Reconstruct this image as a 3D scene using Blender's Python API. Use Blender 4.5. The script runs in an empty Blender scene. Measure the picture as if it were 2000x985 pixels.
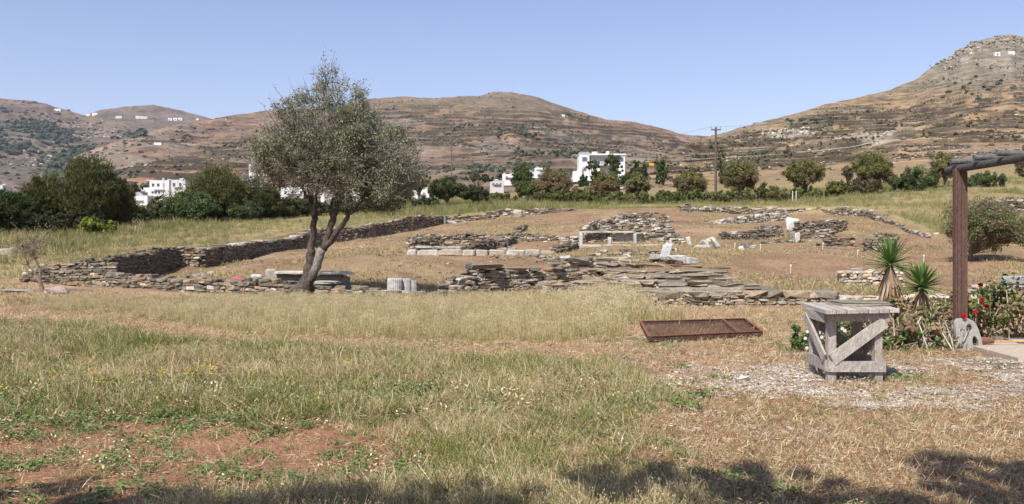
import bpy, bmesh, math, random
import numpy as np
from mathutils import Vector
R = math.radians
rng = np.random.default_rng(7)
random.seed(7)
SC = bpy.context.scene
COL = SC.collection

# ------------------------------------------------------------------ camera, sky, sun, exposure
F = 1732.0; HZ = 480.0; CZ = 1.65
cam = bpy.data.cameras.new('camera'); camo = bpy.data.objects.new('camera', cam); COL.objects.link(camo)
cam.sensor_width = 36; cam.lens = 36 * F / 2000; cam.shift_y = -12.5 / 2000
cam.clip_end = 20000; cam.clip_start = 0.05
camo.location = (0, 0, CZ); camo.rotation_euler = (R(90), 0, 0)
SC.camera = camo
SUN_EL, SUN_AZ = 50.5, 208.0          # azimuth clockwise from +Y
w = bpy.data.worlds.new('World'); SC.world = w; w.use_nodes = True
nt = w.node_tree; nt.nodes.clear()
wo = nt.nodes.new('ShaderNodeOutputWorld'); bg = nt.nodes.new('ShaderNodeBackground')
sky = nt.nodes.new('ShaderNodeTexSky'); sky.sky_type = 'NISHITA'; sky.sun_disc = False
sky.sun_elevation = R(SUN_EL); sky.sun_rotation = R(SUN_AZ)
sky.air_density = 1.0; sky.dust_density = 0.6; sky.ozone_density = 2.5; sky.altitude = 50
bg.inputs['Strength'].default_value = 0.105
tint = nt.nodes.new('ShaderNodeMix'); tint.data_type = 'RGBA'; tint.blend_type = 'MULTIPLY'; tint.inputs['Factor'].default_value = 1
tint.inputs[7].default_value = (1.175, .98, 1.03, 1)
nt.links.new(sky.outputs[0], tint.inputs[6]); nt.links.new(tint.outputs[2], bg.inputs['Color']); nt.links.new(bg.outputs[0], wo.inputs[0])
sl = bpy.data.lights.new('sun', 'SUN'); sl.energy = 4.4; sl.angle = R(0.53); sl.color = (1, .955, .88)
so = bpy.data.objects.new('sun', sl); COL.objects.link(so)
sd = Vector((math.sin(R(SUN_AZ)) * math.cos(R(SUN_EL)), math.cos(R(SUN_AZ)) * math.cos(R(SUN_EL)), math.sin(R(SUN_EL))))
so.rotation_euler = sd.to_track_quat('Z', 'Y').to_euler(); so.location = (-20, -30, 50)
SC.view_settings.view_transform = 'Standard'; SC.view_settings.look = 'None'
SC.view_settings.exposure = 0.62; SC.view_settings.gamma = 1
SC.render.engine = 'CYCLES'
SC.cycles.max_bounces = 6; SC.cycles.diffuse_bounces = 3; SC.cycles.volume_bounces = 0

# ------------------------------------------------------------------ numeric helpers
_T = rng.random((64, 256, 256)).astype(np.float32)
def vn(x, y, s=0):
    xi = np.floor(x).astype(int); yi = np.floor(y).astype(int); fx = x - xi; fy = y - yi
    fx = fx * fx * (3 - 2 * fx); fy = fy * fy * (3 - 2 * fy); T = _T[s % 64]
    a = T[xi & 255, yi & 255]; b = T[(xi + 1) & 255, yi & 255]; c = T[xi & 255, (yi + 1) & 255]; d = T[(xi + 1) & 255, (yi + 1) & 255]
    return (a * (1 - fx) + b * fx) * (1 - fy) + (c * (1 - fx) + d * fx) * fy
def fbm(x, y, s=0, o=4):
    r = 0; a = .5
    for k in range(o): r = r + a * vn(x * 2**k + k * 17.3, y * 2**k + k * 9.1, s + k); a *= .5
    return r / (1 - .5**o)            # 0..1
def sst(a, b, x):
    t = np.clip((x - a) / (b - a), 0, 1); return t * t * (3 - 2 * t)
def P(u, v, d): return np.array([(u - 1000) * d / F, d, CZ - (v - HZ) * d / F])
def XY(u, d): return ((u - 1000) * d / F, d)
def ux(x, y): return 1000 + F * x / np.maximum(y, .1)

# ground tables: screen row of the ground seen at column u, distance d
_D = [26, 33, 40, 50, 60, 75, 95, 115, 150, 220, 350]
_U = [-600, 0, 300, 600, 850, 1000, 1300, 1500, 1700, 1850, 2000, 2600]
_OUT = [[590,566,540,500,470,447,436,428,420,410,398],
        [590,566,540,500,468,443,434,427,419,409,397],
        [590,566,515,480,457,436,427,421,414,406,396],
        [590,566,520,477,452,430,420,414,408,401,393],
        [590,566,530,480,448,425,408,401,395,388,383],
        [590,566,535,480,440,413,403,397,390,380,378],
        [590,566,535,470,430,408,402,392,380,364,352],
        [590,566,535,480,435,410,398,384,370,350,325],
        [590,566,530,475,430,405,385,370,357,334,310],
        [590,560,520,478,440,405,380,361,348,322,300],
        [590,555,510,470,435,405,378,357,343,318,292],
        [590,550,500,460,430,403,375,352,338,310,285]]
_D2 = [22, 26, 30, 34, 38, 43, 48, 54, 60, 67, 75, 80]
_U2 = [0, 300, 400, 500, 600, 700, 850, 950, 1080, 1200, 1300, 1450, 1600, 1700, 1850, 2000]
_IN = [[610,590,575,564,555,540,520,500,480,460,445,440],
       [610,590,575,560,548,538,510,490,475,455,440,435],
       [610,590,575,556,544,531,520,505,490,465,445,435],
       [610,590,573,550,532,516,508,496,485,465,445,432],
       [610,590,572,545,524,508,500,491,485,472,458,440],
       [610,590,572,542,512,495,491,485,476,464,450,440],
       [610,590,574,556,528,505,494,482,470,456,439,432],
       [610,590,575,560,528,506,492,474,456,440,430,426],
       [610,588,572,549,520,500,490,472,455,438,420,414],
       [610,584,560,534,514,499,484,466,446,428,410,406],
       [610,584,560,536,516,499,482,468,448,428,410,406],
       [610,586,564,544,522,503,486,470,454,440,426,418],
       [610,590,572,556,530,505,486,468,450,438,424,414],
       [610,590,572,560,535,508,488,468,450,434,420,412],
       [610,590,572,552,530,508,486,466,448,430,412,405],
       [610,590,570,548,520,498,478,460,440,420,405,400]]
_lg = np.linspace(math.log(20), math.log(360), 160); _ug = np.arange(-600, 2601, 25.)
def _tab(Us, Ds, T):
    T = np.array(T, float); A = np.array([np.interp(_lg, np.log(Ds), r) for r in T])
    fl = CZ * F / np.exp(_lg) + HZ
    for r in range(len(A)): A[r] = np.where(np.exp(_lg) < Ds[0], fl, A[r])
    B = np.array([np.interp(_ug, Us, A[:, j]) for j in range(len(_lg))]).T
    Z = CZ - (B - HZ) * np.exp(_lg)[None] / F
    for _ in range(2):
        Zp = np.pad(Z, 1, mode='edge')
        Z = (Zp[1:-1, 1:-1] * 2 + Zp[:-2, 1:-1] + Zp[2:, 1:-1] + Zp[1:-1, :-2] + Zp[1:-1, 2:]) / 6
    Z[:, np.exp(_lg) < 25] = 0
    return Z
Z_OUT = _tab(_U, _D, _OUT); Z_IN = _tab(_U2, _D2, _IN)
def _look(Z, x, y):
    u = np.clip((ux(x, y) + 600) / 25, 0, len(_ug) - 1.001); l = np.clip((np.log(np.maximum(y, 1)) - _lg[0]) / (_lg[1] - _lg[0]), 0, len(_lg) - 1.001)
    i = u.astype(int); j = l.astype(int); a = u - i; b = l - j
    return (Z[i, j] * (1 - a) + Z[i + 1, j] * a) * (1 - b) + (Z[i, j + 1] * (1 - a) + Z[i + 1, j + 1] * a) * b
POLY = [(60,37.2),(213,37.4),(343,45.3),(392,45.4),(600,60.4),(760,68.4),(870,75.4),(1120,78.4),(1325,76.4),(1400,78.4),(1500,80.4),(1640,76.4),(1700,72.4),(1760,62.4),(1820,54.4),
        (2000,48),(2200,34),(1860,25.2),(1290,24.7),(1090,26),(690,28.2),(600,28.4),(430,29.8),(60,36.4)]
PW = np.array([XY(*p) for p in POLY])
def sdf(x, y):
    d = np.full(x.shape, 1e9); ins = np.zeros(x.shape, bool); n = len(PW)
    for i in range(n):
        ax, ay = PW[i]; bx, by = PW[(i + 1) % n]; ex, ey = bx - ax, by - ay
        t = np.clip(((x - ax) * ex + (y - ay) * ey) / (ex * ex + ey * ey), 0, 1)
        d = np.minimum(d, (x - ax - t * ex)**2 + (y - ay - t * ey)**2)
        c = ((ay > y) != (by > y)) & (x < ex * (y - ay) / (ey if ey else 1e-9) + ax); ins ^= c
    d = np.sqrt(d); return np.where(ins, -d, d)
def gz(x, y, micro=True):
    x = np.atleast_1d(np.asarray(x, float)); y = np.atleast_1d(np.asarray(y, float))
    zo = _look(Z_OUT, x, y); zi = _look(Z_IN, x, y)
    s = sdf(x, y); m = sst(.35, -.25, s)
    # open earth bank at the back where no wall holds the field
    u = ux(x, y); soft = sst(1115, 1140, u) * sst(1335, 1315, u) * sst(60, 70, y)
    m = m * (1 - soft) + soft * sst(3, -3, s)
    z = zo * (1 - m) + zi * m
    far = sst(60, 110, y)
    z = z + m * .42 * (fbm(x * .22, y * .22, 3, 3) - .5) * sst(30, 38, y) * sst(70, 58, y) * (1 - np.exp(-((x - 8) / 7)**2 - ((y - 47) / 5)**2)) + m * .14 * (fbm(x * .6, y * .6, 4) - .5) * sst(26, 32, y) + (1 - m) * (fbm(x * .12, y * .12, 5) - .5) * (.15 + 1.0 * far) * sst(26, 60, y)
    if micro: z = z + .05 * (fbm(x * 1.3, y * 1.3, 9) - .5) * sst(1, 4, y) + .02 * (fbm(x * 6, y * 6, 12, 2) - .5)
    # earth mound left of the centre
    for uu, dd, hh_, ra, rb in ((745, 37.5, .38, 3.2, 2.4), (1590, 40, .45, 3.6, 2.6), (1480, 33, .18, 3, 1.6), (1700, 44, .3, 3, 2.4)):
        mx, my = XY(uu, dd); z = z + hh_ * np.exp(-(((x - mx) / ra)**2 + ((y - my) / rb)**2))
    return z
def g1(x, y): return float(gz(x, y)[0])
def GP(u, d, dz=0):
    x, y = XY(u, d); return np.array([x, y, g1(x, y) + dz])

# ------------------------------------------------------------------ object helpers
def tag(o, label=None, cat=None, group=None, kind=None):
    if label: o['label'] = label
    if cat: o['category'] = cat
    if group: o['group'] = group
    if kind: o['kind'] = kind
    return o
def mobj(name, V, Fs, mat, parent=None, C=None, smooth=False, link=True):
    V = np.asarray(V, np.float32); me = bpy.data.meshes.new(name)
    if isinstance(Fs, np.ndarray): Fs = [Fs]
    Fs = [np.asarray(f, np.int32) for f in Fs if len(f)]
    nl = sum(f.size for f in Fs); nf = sum(len(f) for f in Fs)
    me.vertices.add(len(V)); me.vertices.foreach_set('co', V.ravel())
    me.loops.add(nl); me.loops.foreach_set('vertex_index', np.concatenate([f.ravel() for f in Fs]))
    me.polygons.add(nf)
    tot = np.concatenate([np.full(len(f), f.shape[1]) for f in Fs]).astype(np.int32)
    st = np.concatenate([[0], np.cumsum(tot)[:-1]]).astype(np.int32)
    me.polygons.foreach_set('loop_start', st); me.polygons.foreach_set('loop_total', tot)
    me.polygons.foreach_set('use_smooth', np.full(nf, smooth, bool))
    me.update(calc_edges=True)
    if C is not None:
        a = me.color_attributes.new('Col', 'FLOAT_COLOR', 'POINT')
        C = np.asarray(C, np.float32)
        if C.ndim == 1: C = np.tile(C, (len(V), 1))
        a.data.foreach_set('color', np.hstack([C[:, :3], np.ones((len(V), 1), np.float32)]).ravel())
    if mat: me.materials.append(mat)
    o = bpy.data.objects.new(name, me)
    if link: COL.objects.link(o)
    if parent: o.parent = parent
    return o
def empty(name, loc=(0, 0, 0), rz=0):
    o = bpy.data.objects.new(name, None); COL.objects.link(o); o.location = loc; o.rotation_euler = (0, 0, rz); o.empty_display_size = .2; return o
class MB:                      # collects shapes with vertex colours
    def __init__(s): s.V = []; s.F = {}; s.C = []; s.n = 0
    def add(s, V, Fs, C):
        V = np.asarray(V, float); s.V.append(V)
        if isinstance(Fs, np.ndarray): Fs = [Fs]
        for f in Fs:
            f = np.asarray(f)
            if len(f): s.F.setdefault(f.shape[1], []).append(f + s.n)
        C = np.asarray(C, float); s.C.append(C if C.ndim == 2 else np.tile(C, (len(V), 1))); s.n += len(V); return s
    def build(s, name, mat, parent=None, smooth=False, link=True, off=None):
        V = np.vstack(s.V)
        if off is not None: V = V - np.array(off)
        return mobj(name, V, [np.vstack(f) for f in s.F.values()], mat, parent, np.vstack(s.C), smooth, link)
CUBE = np.array([[x, y, z] for z in (-1, 1) for y in (-1, 1) for x in (-1, 1)], float) * .5
CF = np.array([[0,2,3,1],[4,5,7,6],[0,1,5,4],[2,6,7,3],[0,4,6,2],[1,3,7,5]])
def box(mb, c, s, C, rz=0, jit=0, ax=None):
    V = CUBE * np.array(s)
    if jit: V = V + rng.normal(0, jit, V.shape)
    if ax is not None: V = V @ np.array(ax)
    elif rz: V = V @ np.array([[math.cos(rz), math.sin(rz), 0], [-math.sin(rz), math.cos(rz), 0], [0, 0, 1]])
    return mb.add(V + np.array(c), CF, C)
def basis(a, b, up=(0, 0, 1)):
    t = np.array(b, float) - np.array(a, float); L = np.linalg.norm(t); t = t / L
    s = np.cross(np.array(up, float), t)
    if np.linalg.norm(s) < 1e-3: s = np.cross((1, 0, 0), t)
    s /= np.linalg.norm(s); return L, np.array([t, s, np.cross(t, s)])
def plank(mb, a, b, wd, th, C, up=(0, 0, 1), jit=0):   # wd across, th along up
    L, ax = basis(a, b, up); return box(mb, (np.array(a) + np.array(b)) / 2, (L, wd, th), C, ax=ax, jit=jit)
def tube(mb, pts, rad, C, n=8):
    pts = np.asarray(pts, float); m = len(pts); rad = np.broadcast_to(rad, m)
    T = np.gradient(pts, axis=0) if m > 2 else np.tile(pts[1] - pts[0], (2, 1))
    T = T / (np.linalg.norm(T, axis=1)[:, None] + 1e-9)
    ref = np.array([0.31, .95, .1]) if abs(T[0][2]) > .8 else np.array([0, 0, 1.])
    S = np.cross(T, ref); S /= np.linalg.norm(S, axis=1)[:, None] + 1e-9; B = np.cross(T, S)
    a = np.arange(n) * 2 * math.pi / n
    V = pts[:, None] + rad[:, None, None] * (np.cos(a)[None, :, None] * S[:, None] + np.sin(a)[None, :, None] * B[:, None])
    i = np.arange(m - 1)[:, None] * n; j = np.arange(n)[None]; k = (j + 1) % n
    Q = np.stack([i + j, i + k, i + n + k, i + n + j], -1).reshape(-1, 4)
    fs = [Q]
    if n > 3: fs += [np.arange(n)[None, ::-1], (np.arange(n) + (m - 1) * n)[None]]
    return mb.add(V.reshape(-1, 3), fs, C)
# chamfered stone template
_b = bmesh.new(); bmesh.ops.create_cube(_b, size=1); _cor = {}
bmesh.ops.bevel(_b, geom=_b.edges[:], offset=.14, segments=1, affect='EDGES'); _b.verts.index_update()
ST_V = np.array([v.co[:] for v in _b.verts]); ST_C = ((ST_V[:, 0] > 0) * 1 + (ST_V[:, 1] > 0) * 2 + (ST_V[:, 2] > 0) * 4).astype(int)
ST_F3 = np.array([[v.index for v in f.verts] for f in _b.faces if len(f.verts) == 3]); ST_F4 = np.array([[v.index for v in f.verts] for f in _b.faces if len(f.verts) == 4]); _b.free()
def stones(mb, C, S, AX, col, jit=.13):      # C centres (n,3) S sizes (n,3) AX (n,3,3) rows = axes
    n = len(C); C = np.asarray(C, float); S = np.asarray(S, float)
    cj = rng.normal(0, 1, (n, 8, 3)) * S[:, None] * jit
    V = ST_V[None] * S[:, None] + cj[:, ST_C] + rng.normal(0, .02, (n, len(ST_V), 3)) * S[:, None]
    V = np.einsum('nvi,nij->nvj', V, AX) + C[:, None]; k = len(ST_V)
    off = (np.arange(n) * k)[:, None, None]
    cc = np.repeat(np.asarray(col, float), k, axis=0)
    return mb.add(V.reshape(-1, 3), [(ST_F3[None] + off).reshape(-1, 3), (ST_F4[None] + off).reshape(-1, 4)], cc)
SCHIST = np.array([[.185,.152,.112],[.23,.20,.155],[.15,.128,.096],[.27,.23,.175],[.215,.182,.13],[.175,.155,.122],[.235,.18,.12],[.26,.18,.11]])
def pal(n, white=.05, base=SCHIST, wc=(.46,.42,.35)):
    c = base[rng.integers(0, len(base), n)] * rng.uniform(.75, 1.25, (n, 1))
    m = rng.random(n) < white; c[m] = np.array(wc) * rng.uniform(.7, 1.15, (m.sum(), 1)); return c

# ------------------------------------------------------------------ materials
def mat_col(name, rough=.9, scale=20, lo=.72, hi=1.25, bump=.25, bscale=None, spec=.2, coord='Object', stretch=None):
    m = bpy.data.materials.new(name); m.use_nodes = True; t = m.node_tree; b = t.nodes['Principled BSDF']
    b.inputs['Roughness'].default_value = rough; b.inputs['Specular IOR Level'].default_value = spec
    a = t.nodes.new('ShaderNodeAttribute'); a.attribute_name = 'Col'
    g = t.nodes.new('ShaderNodeNewGeometry'); nz = t.nodes.new('ShaderNodeTexNoise'); nz.inputs['Scale'].default_value = scale; nz.inputs['Detail'].default_value = 5; nz.inputs['Roughness'].default_value = .65
    src = g.outputs['Position']
    if coord == 'Object': tc = t.nodes.new('ShaderNodeTexCoord'); src = tc.outputs['Object']
    if stretch:
        mp = t.nodes.new('ShaderNodeMapping'); mp.inputs['Scale'].default_value = stretch; t.links.new(src, mp.inputs[0]); src = mp.outputs[0]
    t.links.new(src, nz.inputs['Vector'])
    mr = t.nodes.new('ShaderNodeMapRange'); mr.inputs[1].default_value = .3; mr.inputs[2].default_value = .7; mr.inputs[3].default_value = lo; mr.inputs[4].default_value = hi
    t.links.new(nz.outputs[0], mr.inputs[0])
    vm = t.nodes.new('ShaderNodeVectorMath'); vm.operation = 'SCALE'; t.links.new(a.outputs['Color'], vm.inputs[0]); t.links.new(mr.outputs[0], vm.inputs['Scale'])
    t.links.new(vm.outputs[0], b.inputs['Base Color'])
    if bump:
        n2 = t.nodes.new('ShaderNodeTexNoise'); n2.inputs['Scale'].default_value = bscale or scale * 2; n2.inputs['Detail'].default_value = 4; t.links.new(src, n2.inputs['Vector'])
        bp = t.nodes.new('ShaderNodeBump'); bp.inputs['Strength'].default_value = bump; bp.inputs['Distance'].default_value = .05; t.links.new(n2.outputs[0], bp.inputs['Height']); t.links.new(bp.outputs[0], b.inputs['Normal'])
    return m
def mat_leaf(name, trans=.3, rough=.7):
    m = bpy.data.materials.new(name); m.use_nodes = True; t = m.node_tree; b = t.nodes['Principled BSDF']; out = t.nodes['Material Output']
    b.inputs['Roughness'].default_value = rough; b.inputs['Specular IOR Level'].default_value = .25
    a = t.nodes.new('ShaderNodeAttribute'); a.attribute_name = 'Col'; tr = t.nodes.new('ShaderNodeBsdfTranslucent'); mx = t.nodes.new('ShaderNodeMixShader'); mx.inputs[0].default_value = trans
    t.links.new(a.outputs['Color'], b.inputs['Base Color']); t.links.new(a.outputs['Color'], tr.inputs[0])
    t.links.new(b.outputs[0], mx.inputs[1]); t.links.new(tr.outputs[0], mx.inputs[2]); t.links.new(mx.outputs[0], out.inputs[0])
    return m
M_stone = mat_col('weathered_stone', .9, 9, .7, 1.3, .5, 30)
M_marble = mat_col('weathered_marble', .8, 5, .66, 1.18, .5, 25)
M_wood = mat_col('weathered_wood', .85, 24, .70, 1.2, .5, 45, stretch=(1, 1, .35))
M_rust = mat_col('rusty_metal', .85, 18, .5, 1.5, .4, 80)
M_bark = mat_col('bark', .95, 14, .5, 1.45, 1.0, 22, stretch=(1, 1, .3))
M_leaf = mat_leaf('leaves'); M_grass = mat_leaf('grass_blades', .22)
M_white = mat_col('whitewashed_wall', .8, .9, .78, 1.08, .1, 8, stretch=(1, 1, .35))
M_paint = mat_col('painted_surface', .6, 6, .85, 1.1, .1, 20)
M_hill = mat_col('dry_hillside', .95, .09, .62, 1.38, .0, coord='World')
M_concrete = mat_col('concrete', .9, 14, .8, 1.15, .3, 50)

def mat_ground():
    m = bpy.data.materials.new('dry_earth_and_litter'); m.use_nodes = True; t = m.node_tree; b = t.nodes['Principled BSDF']; b.inputs['Roughness'].default_value = .95; b.inputs['Specular IOR Level'].default_value = .1
    a = t.nodes.new('ShaderNodeAttribute'); a.attribute_name = 'Col'; g = t.nodes.new('ShaderNodeNewGeometry')
    def noise(s, d=5, r=.65, st=None):
        n = t.nodes.new('ShaderNodeTexNoise'); n.inputs['Scale'].default_value = s; n.inputs['Detail'].default_value = d; n.inputs['Roughness'].default_value = r
        if st:
            mp = t.nodes.new('ShaderNodeMapping'); mp.inputs['Scale'].default_value = st; t.links.new(g.outputs['Position'], mp.inputs[0]); t.links.new(mp.outputs[0], n.inputs['Vector'])
        else: t.links.new(g.outputs['Position'], n.inputs['Vector'])
        return n.outputs[0]
    def rng_(i, a0, a1, b0, b1):
        mr = t.nodes.new('ShaderNodeMapRange'); 
        for k, v in zip((1, 2, 3, 4), (a0, a1, b0, b1)): mr.inputs[k].default_value = v
        t.links.new(i, mr.inputs[0]); return mr.outputs[0]
    def mix(f, A, B, bt='MIX'):
        x = t.nodes.new('ShaderNodeMix'); x.data_type = 'RGBA'; x.blend_type = bt
        for s, v in ((x.inputs[0], f), (x.inputs[6], A), (x.inputs[7], B)):
            if hasattr(v, 'links'): t.links.new(v, s)
            else: s.default_value = v
        return x.outputs[2]
    c = mix(rng_(noise(45, 3), .54, .62, 0, .55), a.outputs['Color'], (.56, .43, .27, 1))
    c = mix(rng_(noise(7, 5), .35, .7, 0, 1), mix(1.0, c, (.86, .82, .78, 1), 'MULTIPLY'), c)
    c = mix(rng_(noise(22, 4, .8), .4, .6, .55, 0), c, mix(1.0, c, (.55, .50, .46, 1), 'MULTIPLY'))
    c = mix(rng_(noise(1.1, 4), .35, .65, .0, .28), c, (.22, .12, .065, 1))
    t.links.new(c, b.inputs['Base Color'])
    bp = t.nodes.new('ShaderNodeBump'); bp.inputs['Strength'].default_value = .6; bp.inputs['Distance'].default_value = .04
    t.links.new(noise(30, 6, .8), bp.inputs['Height']); t.links.new(bp.outputs[0], b.inputs['Normal']); return m
M_ground = mat_ground()

# ------------------------------------------------------------------ zones of the foreground (world-space masks)
TX, TY = 4.12, 11.05            # work table
def zones(x, y):
    """tall grass, green meadow, bare red soil, gravel : 0..1"""
    n = fbm(x * .5, y * .5, 20); n2 = fbm(x * .25 + 7, y * .25, 24); u = ux(x, y)
    e = (n - .5) * 5
    ye = np.interp(x, [-16, -10.8, -5, -.85, 2.4, 5], [25.5, 21.8, 17.0, 15.0, 15.9, 18.5]); yf = np.interp(x, [-14, -4.3, -.75, 1.4, 3], [22.6, 14.8, 12.9, 12.2, 11.5])
    tall = sst(-.5, .9, y + e * .5 - ye) * sst(29.0, 27.8, y + .04 * (x + 9) * (x < -9)) * sst(4.0, 2.9, x + e * .35) * sst(-15.5, -13, x) * sst(.1, -.35, x - .145 * y + .1 + e * .08 - 3 * sst(18.6, 19.6, y))
    green = sst(2.1, .9, x + e * .35) * sst(8.2, 9.2, y + e * .4 - .05 * x) * sst(.6, -1.0, y + e * .5 - yf)
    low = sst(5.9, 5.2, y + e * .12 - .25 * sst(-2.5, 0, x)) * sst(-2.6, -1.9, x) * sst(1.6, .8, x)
    mid = sst(-1.2, -.5, x + e * .2) * sst(1.5, .9, x + e * .2) * sst(9, 8, y)
    red = sst(1.2, -.6, x + e * .3) * sst(8.9, 8.1, y + e * .25) * (1 - low) * (1 - mid * .75)
    dx = x - TX; dy = y - TY; r = np.hypot(dx * .8, dy * 1.05)
    gr = sst(2.2, 1.0, r + e * .3) * sst(.42, .52, n) * .9 + .0
    rt = sst(4.6, 5.4, x) * sst(9.0, 9.8, y + e * .2) * sst(13.2, 12.2, y + e * .2)
    gr = np.maximum(gr, rt * sst(.4, .55, fbm(x * .9, y * .9, 31)))
    ring = np.exp(-((r - 1.35) / .38)**2) * sst(10.9, 10.3, y) ; gr = np.maximum(gr, ring * .95)
    return tall, green, red, np.clip(gr, 0, 1), low, mid

# ------------------------------------------------------------------ the ground sheet
def build_ground():
    th = np.concatenate([np.linspace(-180, -37, 60)[:-1], np.linspace(-37, 37, 640), np.linspace(37, 180, 60)[1:-1]]) 
    r = [0.02, .5, 1, 2, 3]; 
    while r[-1] < 24: r.append(r[-1] + .16)
    while r[-1] < 84: r.append(r[-1] + .17)
    while r[-1] < 3300: r.append(r[-1] * 1.012 + .05)
    r = np.array(r); A, Rr = np.meshgrid(np.radians(th), r)
    cosf = np.where(np.abs(A) < R(45), 1 / np.maximum(np.cos(A), .7), 1.414)
    x = (Rr * cosf * np.sin(A)).ravel(); y = (Rr * cosf * np.cos(A)).ravel()
    z = gz(x, y)
    tall, green, red, gr, low, mid = zones(x, y); s = sdf(x, y); ins = sst(.3, -.3, s)
    n = fbm(x * .35, y * .35, 40)[:, None]; n3 = fbm(x * 1.1, y * 1.1, 44)[:, None]
    def L(a, b, m): return a * (1 - m[:, None]) + np.array(b) * m[:, None]
    C = np.tile(np.array([.41, .265, .175]), (len(x), 1))
    C = L(C, [.44, .32, .20], sst(12, 16, y) * (1 - ins))
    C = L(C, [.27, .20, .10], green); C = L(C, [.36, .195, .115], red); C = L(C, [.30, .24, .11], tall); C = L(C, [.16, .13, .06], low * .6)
    C = L(C, [.46, .40, .335], gr * .85)
    C = L(C, [.285, .195, .125], ins * sst(24, 27, y)); C = L(C, [.37, .285, .175], ins * sst(24, 27, y) * sst(.48, .62, fbm(x * .22, y * .22, 47)) * .8); mk = np.exp(-((x - 9.0) / 5)**2 - ((y - 45) / 3.5)**2); C = L(C, [.25, .22, .11], ins * mk * .7)
    fieldc = [.30, .26, .125]; C = L(C, fieldc, (1 - ins) * sst(33, 42, y))
    C = L(C, [.24, .19, .11], sst(120, 240, y))
    n5 = fbm(x * 3.1, y * 3.1, 49)[:, None]; C = L(C, [.20, .125, .08], ins * sst(26, 30, y) * sst(.55, .68, fbm(x * .5, y * .35, 91)) * .7); C = L(C, [.24, .22, .10], ins * sst(26, 30, y) * sst(.58, .68, fbm(x * .4 + 9, y * .3, 93)) * .5); C = C * (.72 + .56 * n) * (.82 + .36 * n3) * (.85 + .3 * n5)
    m_, k_ = len(r), len(th); i = np.arange(m_ - 1)[:, None] * k_; j = np.arange(k_)[None]; j2 = (j + 1) % k_
    Q = np.stack([i + j, i + j2, i + k_ + j2, i + k_ + j], -1).reshape(-1, 4)
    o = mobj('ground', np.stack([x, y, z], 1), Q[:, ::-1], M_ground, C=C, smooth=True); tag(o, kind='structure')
build_ground()

# ------------------------------------------------------------------ hills
HILLS = {}
def hill(name, ridge, base, ncol, nrow, S, amp, colf, terr=1.0, nscale=300., back=.45, seed=0, curve=1.0):
    ridge = np.array(ridge, float); base = np.array(base, float)
    us = np.linspace(ridge[0, 0], ridge[-1, 0], ncol)
    vr = np.interp(us, ridge[:, 0], ridge[:, 1]); Dr = np.interp(us, ridge[:, 0], ridge[:, 2])
    vb = np.interp(us, base[:, 0], base[:, 1]); Db = np.interp(us, base[:, 0], base[:, 2])
    vr = vr + (fbm(us * .045, us * 0 + 3.3, seed + 5, 5) - .5) * 4
    t = np.concatenate([np.linspace(0, 1, nrow), 1 + np.linspace(.03, .6, 14)])[:, None]
    tc = np.clip(t, 0, 1); D = Db + (Dr - Db) * t; v = vb + (vr - vb) * tc**curve
    Z = CZ - (v - HZ) * (Db + (Dr - Db) * tc) / F
    Zb = np.where(t > 1, -(D - Dr) * back - 4, 0)
    X = (us - 1000) * D / F; Y = D + 0 * X
    env = np.clip(np.sin(np.clip(tc, 0, 1) * math.pi), 0, 1)**.6 * (t < 1)
    N = fbm(X / nscale, Y / nscale, seed + 1, 5) - .5
    rid = np.abs(fbm(X / nscale * .8 + 5, Y / nscale * .8, seed + 9, 4) - .5) * 2
    Z = Z + env * amp * (N * 1.6 + rid * .7 - .2)
    wp = (fbm(X / nscale * 2.2, Y / nscale * 2.2, seed + 20, 3) - .5) * S * 2.2
    q = (Z + wp) / S; fl = np.floor(q); fr = q - fl
    K = sst(.30, .46, fbm(X / nscale * 1.3 + 40, Y / nscale * 1.3, seed + 30, 3)) * terr
    K = K * sst(1.0, .9, t)
    Kg = K * .5; fq = fr * (1 - Kg) + sst(.74, 1, fr) * Kg
    riser = K * sst(.74, .80, fr)
    Z = (fl + fq) * S - wp + Zb
    C = colf(X, Y, Z, v, us, riser, fr)
    m_, k_ = Z.shape; i = np.arange(m_ - 1)[:, None] * k_; j = np.arange(k_ - 1)[None]
    Q = np.stack([i + j, i + j + 1, i + k_ + j + 1, i + k_ + j], -1).reshape(-1, 4)
    VV = np.stack([X, Y, Z], -1)
    o = mobj(name, VV.reshape(-1, 3), Q, M_hill, C=C.reshape(-1, 3), smooth=False); tag(o, kind='structure')
    HILLS[name] = (VV[:nrow], riser[:nrow], K[:nrow], us, v[:nrow], fr[:nrow], S)
    return o
def colmix(X, Y, riser, fr, sc, base, alt, dk, sd, rk=.0, rkc=(.30, .27, .22)):
    n = fbm(X / sc, Y / sc, sd, 5)[..., None]; n2 = fbm(X / sc * 5, Y / sc * 5, sd + 3, 4)[..., None]; n3 = fbm(X / sc * 16, Y / sc * 16, sd + 7, 2)[..., None]
    C = np.array(base) * (1 - sst(.42, .6, n)) + np.array(alt) * sst(.42, .6, n)
    C = C * (.72 + .56 * n2)
    C = C * (1 - .85 * sst(.52, .66, n3) * .6) + np.array(dk) * .85 * sst(.52, .66, n3) * .6
    rr = (riser * sst(.30, .42, fbm(X / sc * 9, Y / sc * 9, sd + 11, 3)))[..., None]
    C = C * (1 - .95 * rr) + np.array(dk) * .95 * rr
    if rk: 
        m = sst(.57, .66, fbm(X / sc * 3 + 9, Y / sc * 3, sd + 15, 4))[..., None] * rk; C = C * (1 - m) + np.array(rkc) * m
    return C
BR = (.245, .142, .085); OL = (.150, .118, .075); DK = (.050, .040, .026); TAN = (.262, .178, .098)
def c_far(X, Y, Z, v, us, ri, fr): return colmix(X, Y, ri, fr, 420, (.155, .108, .08), (.115, .097, .067), (.05, .05, .034), 11, .4, (.2, .15, .115))
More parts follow.
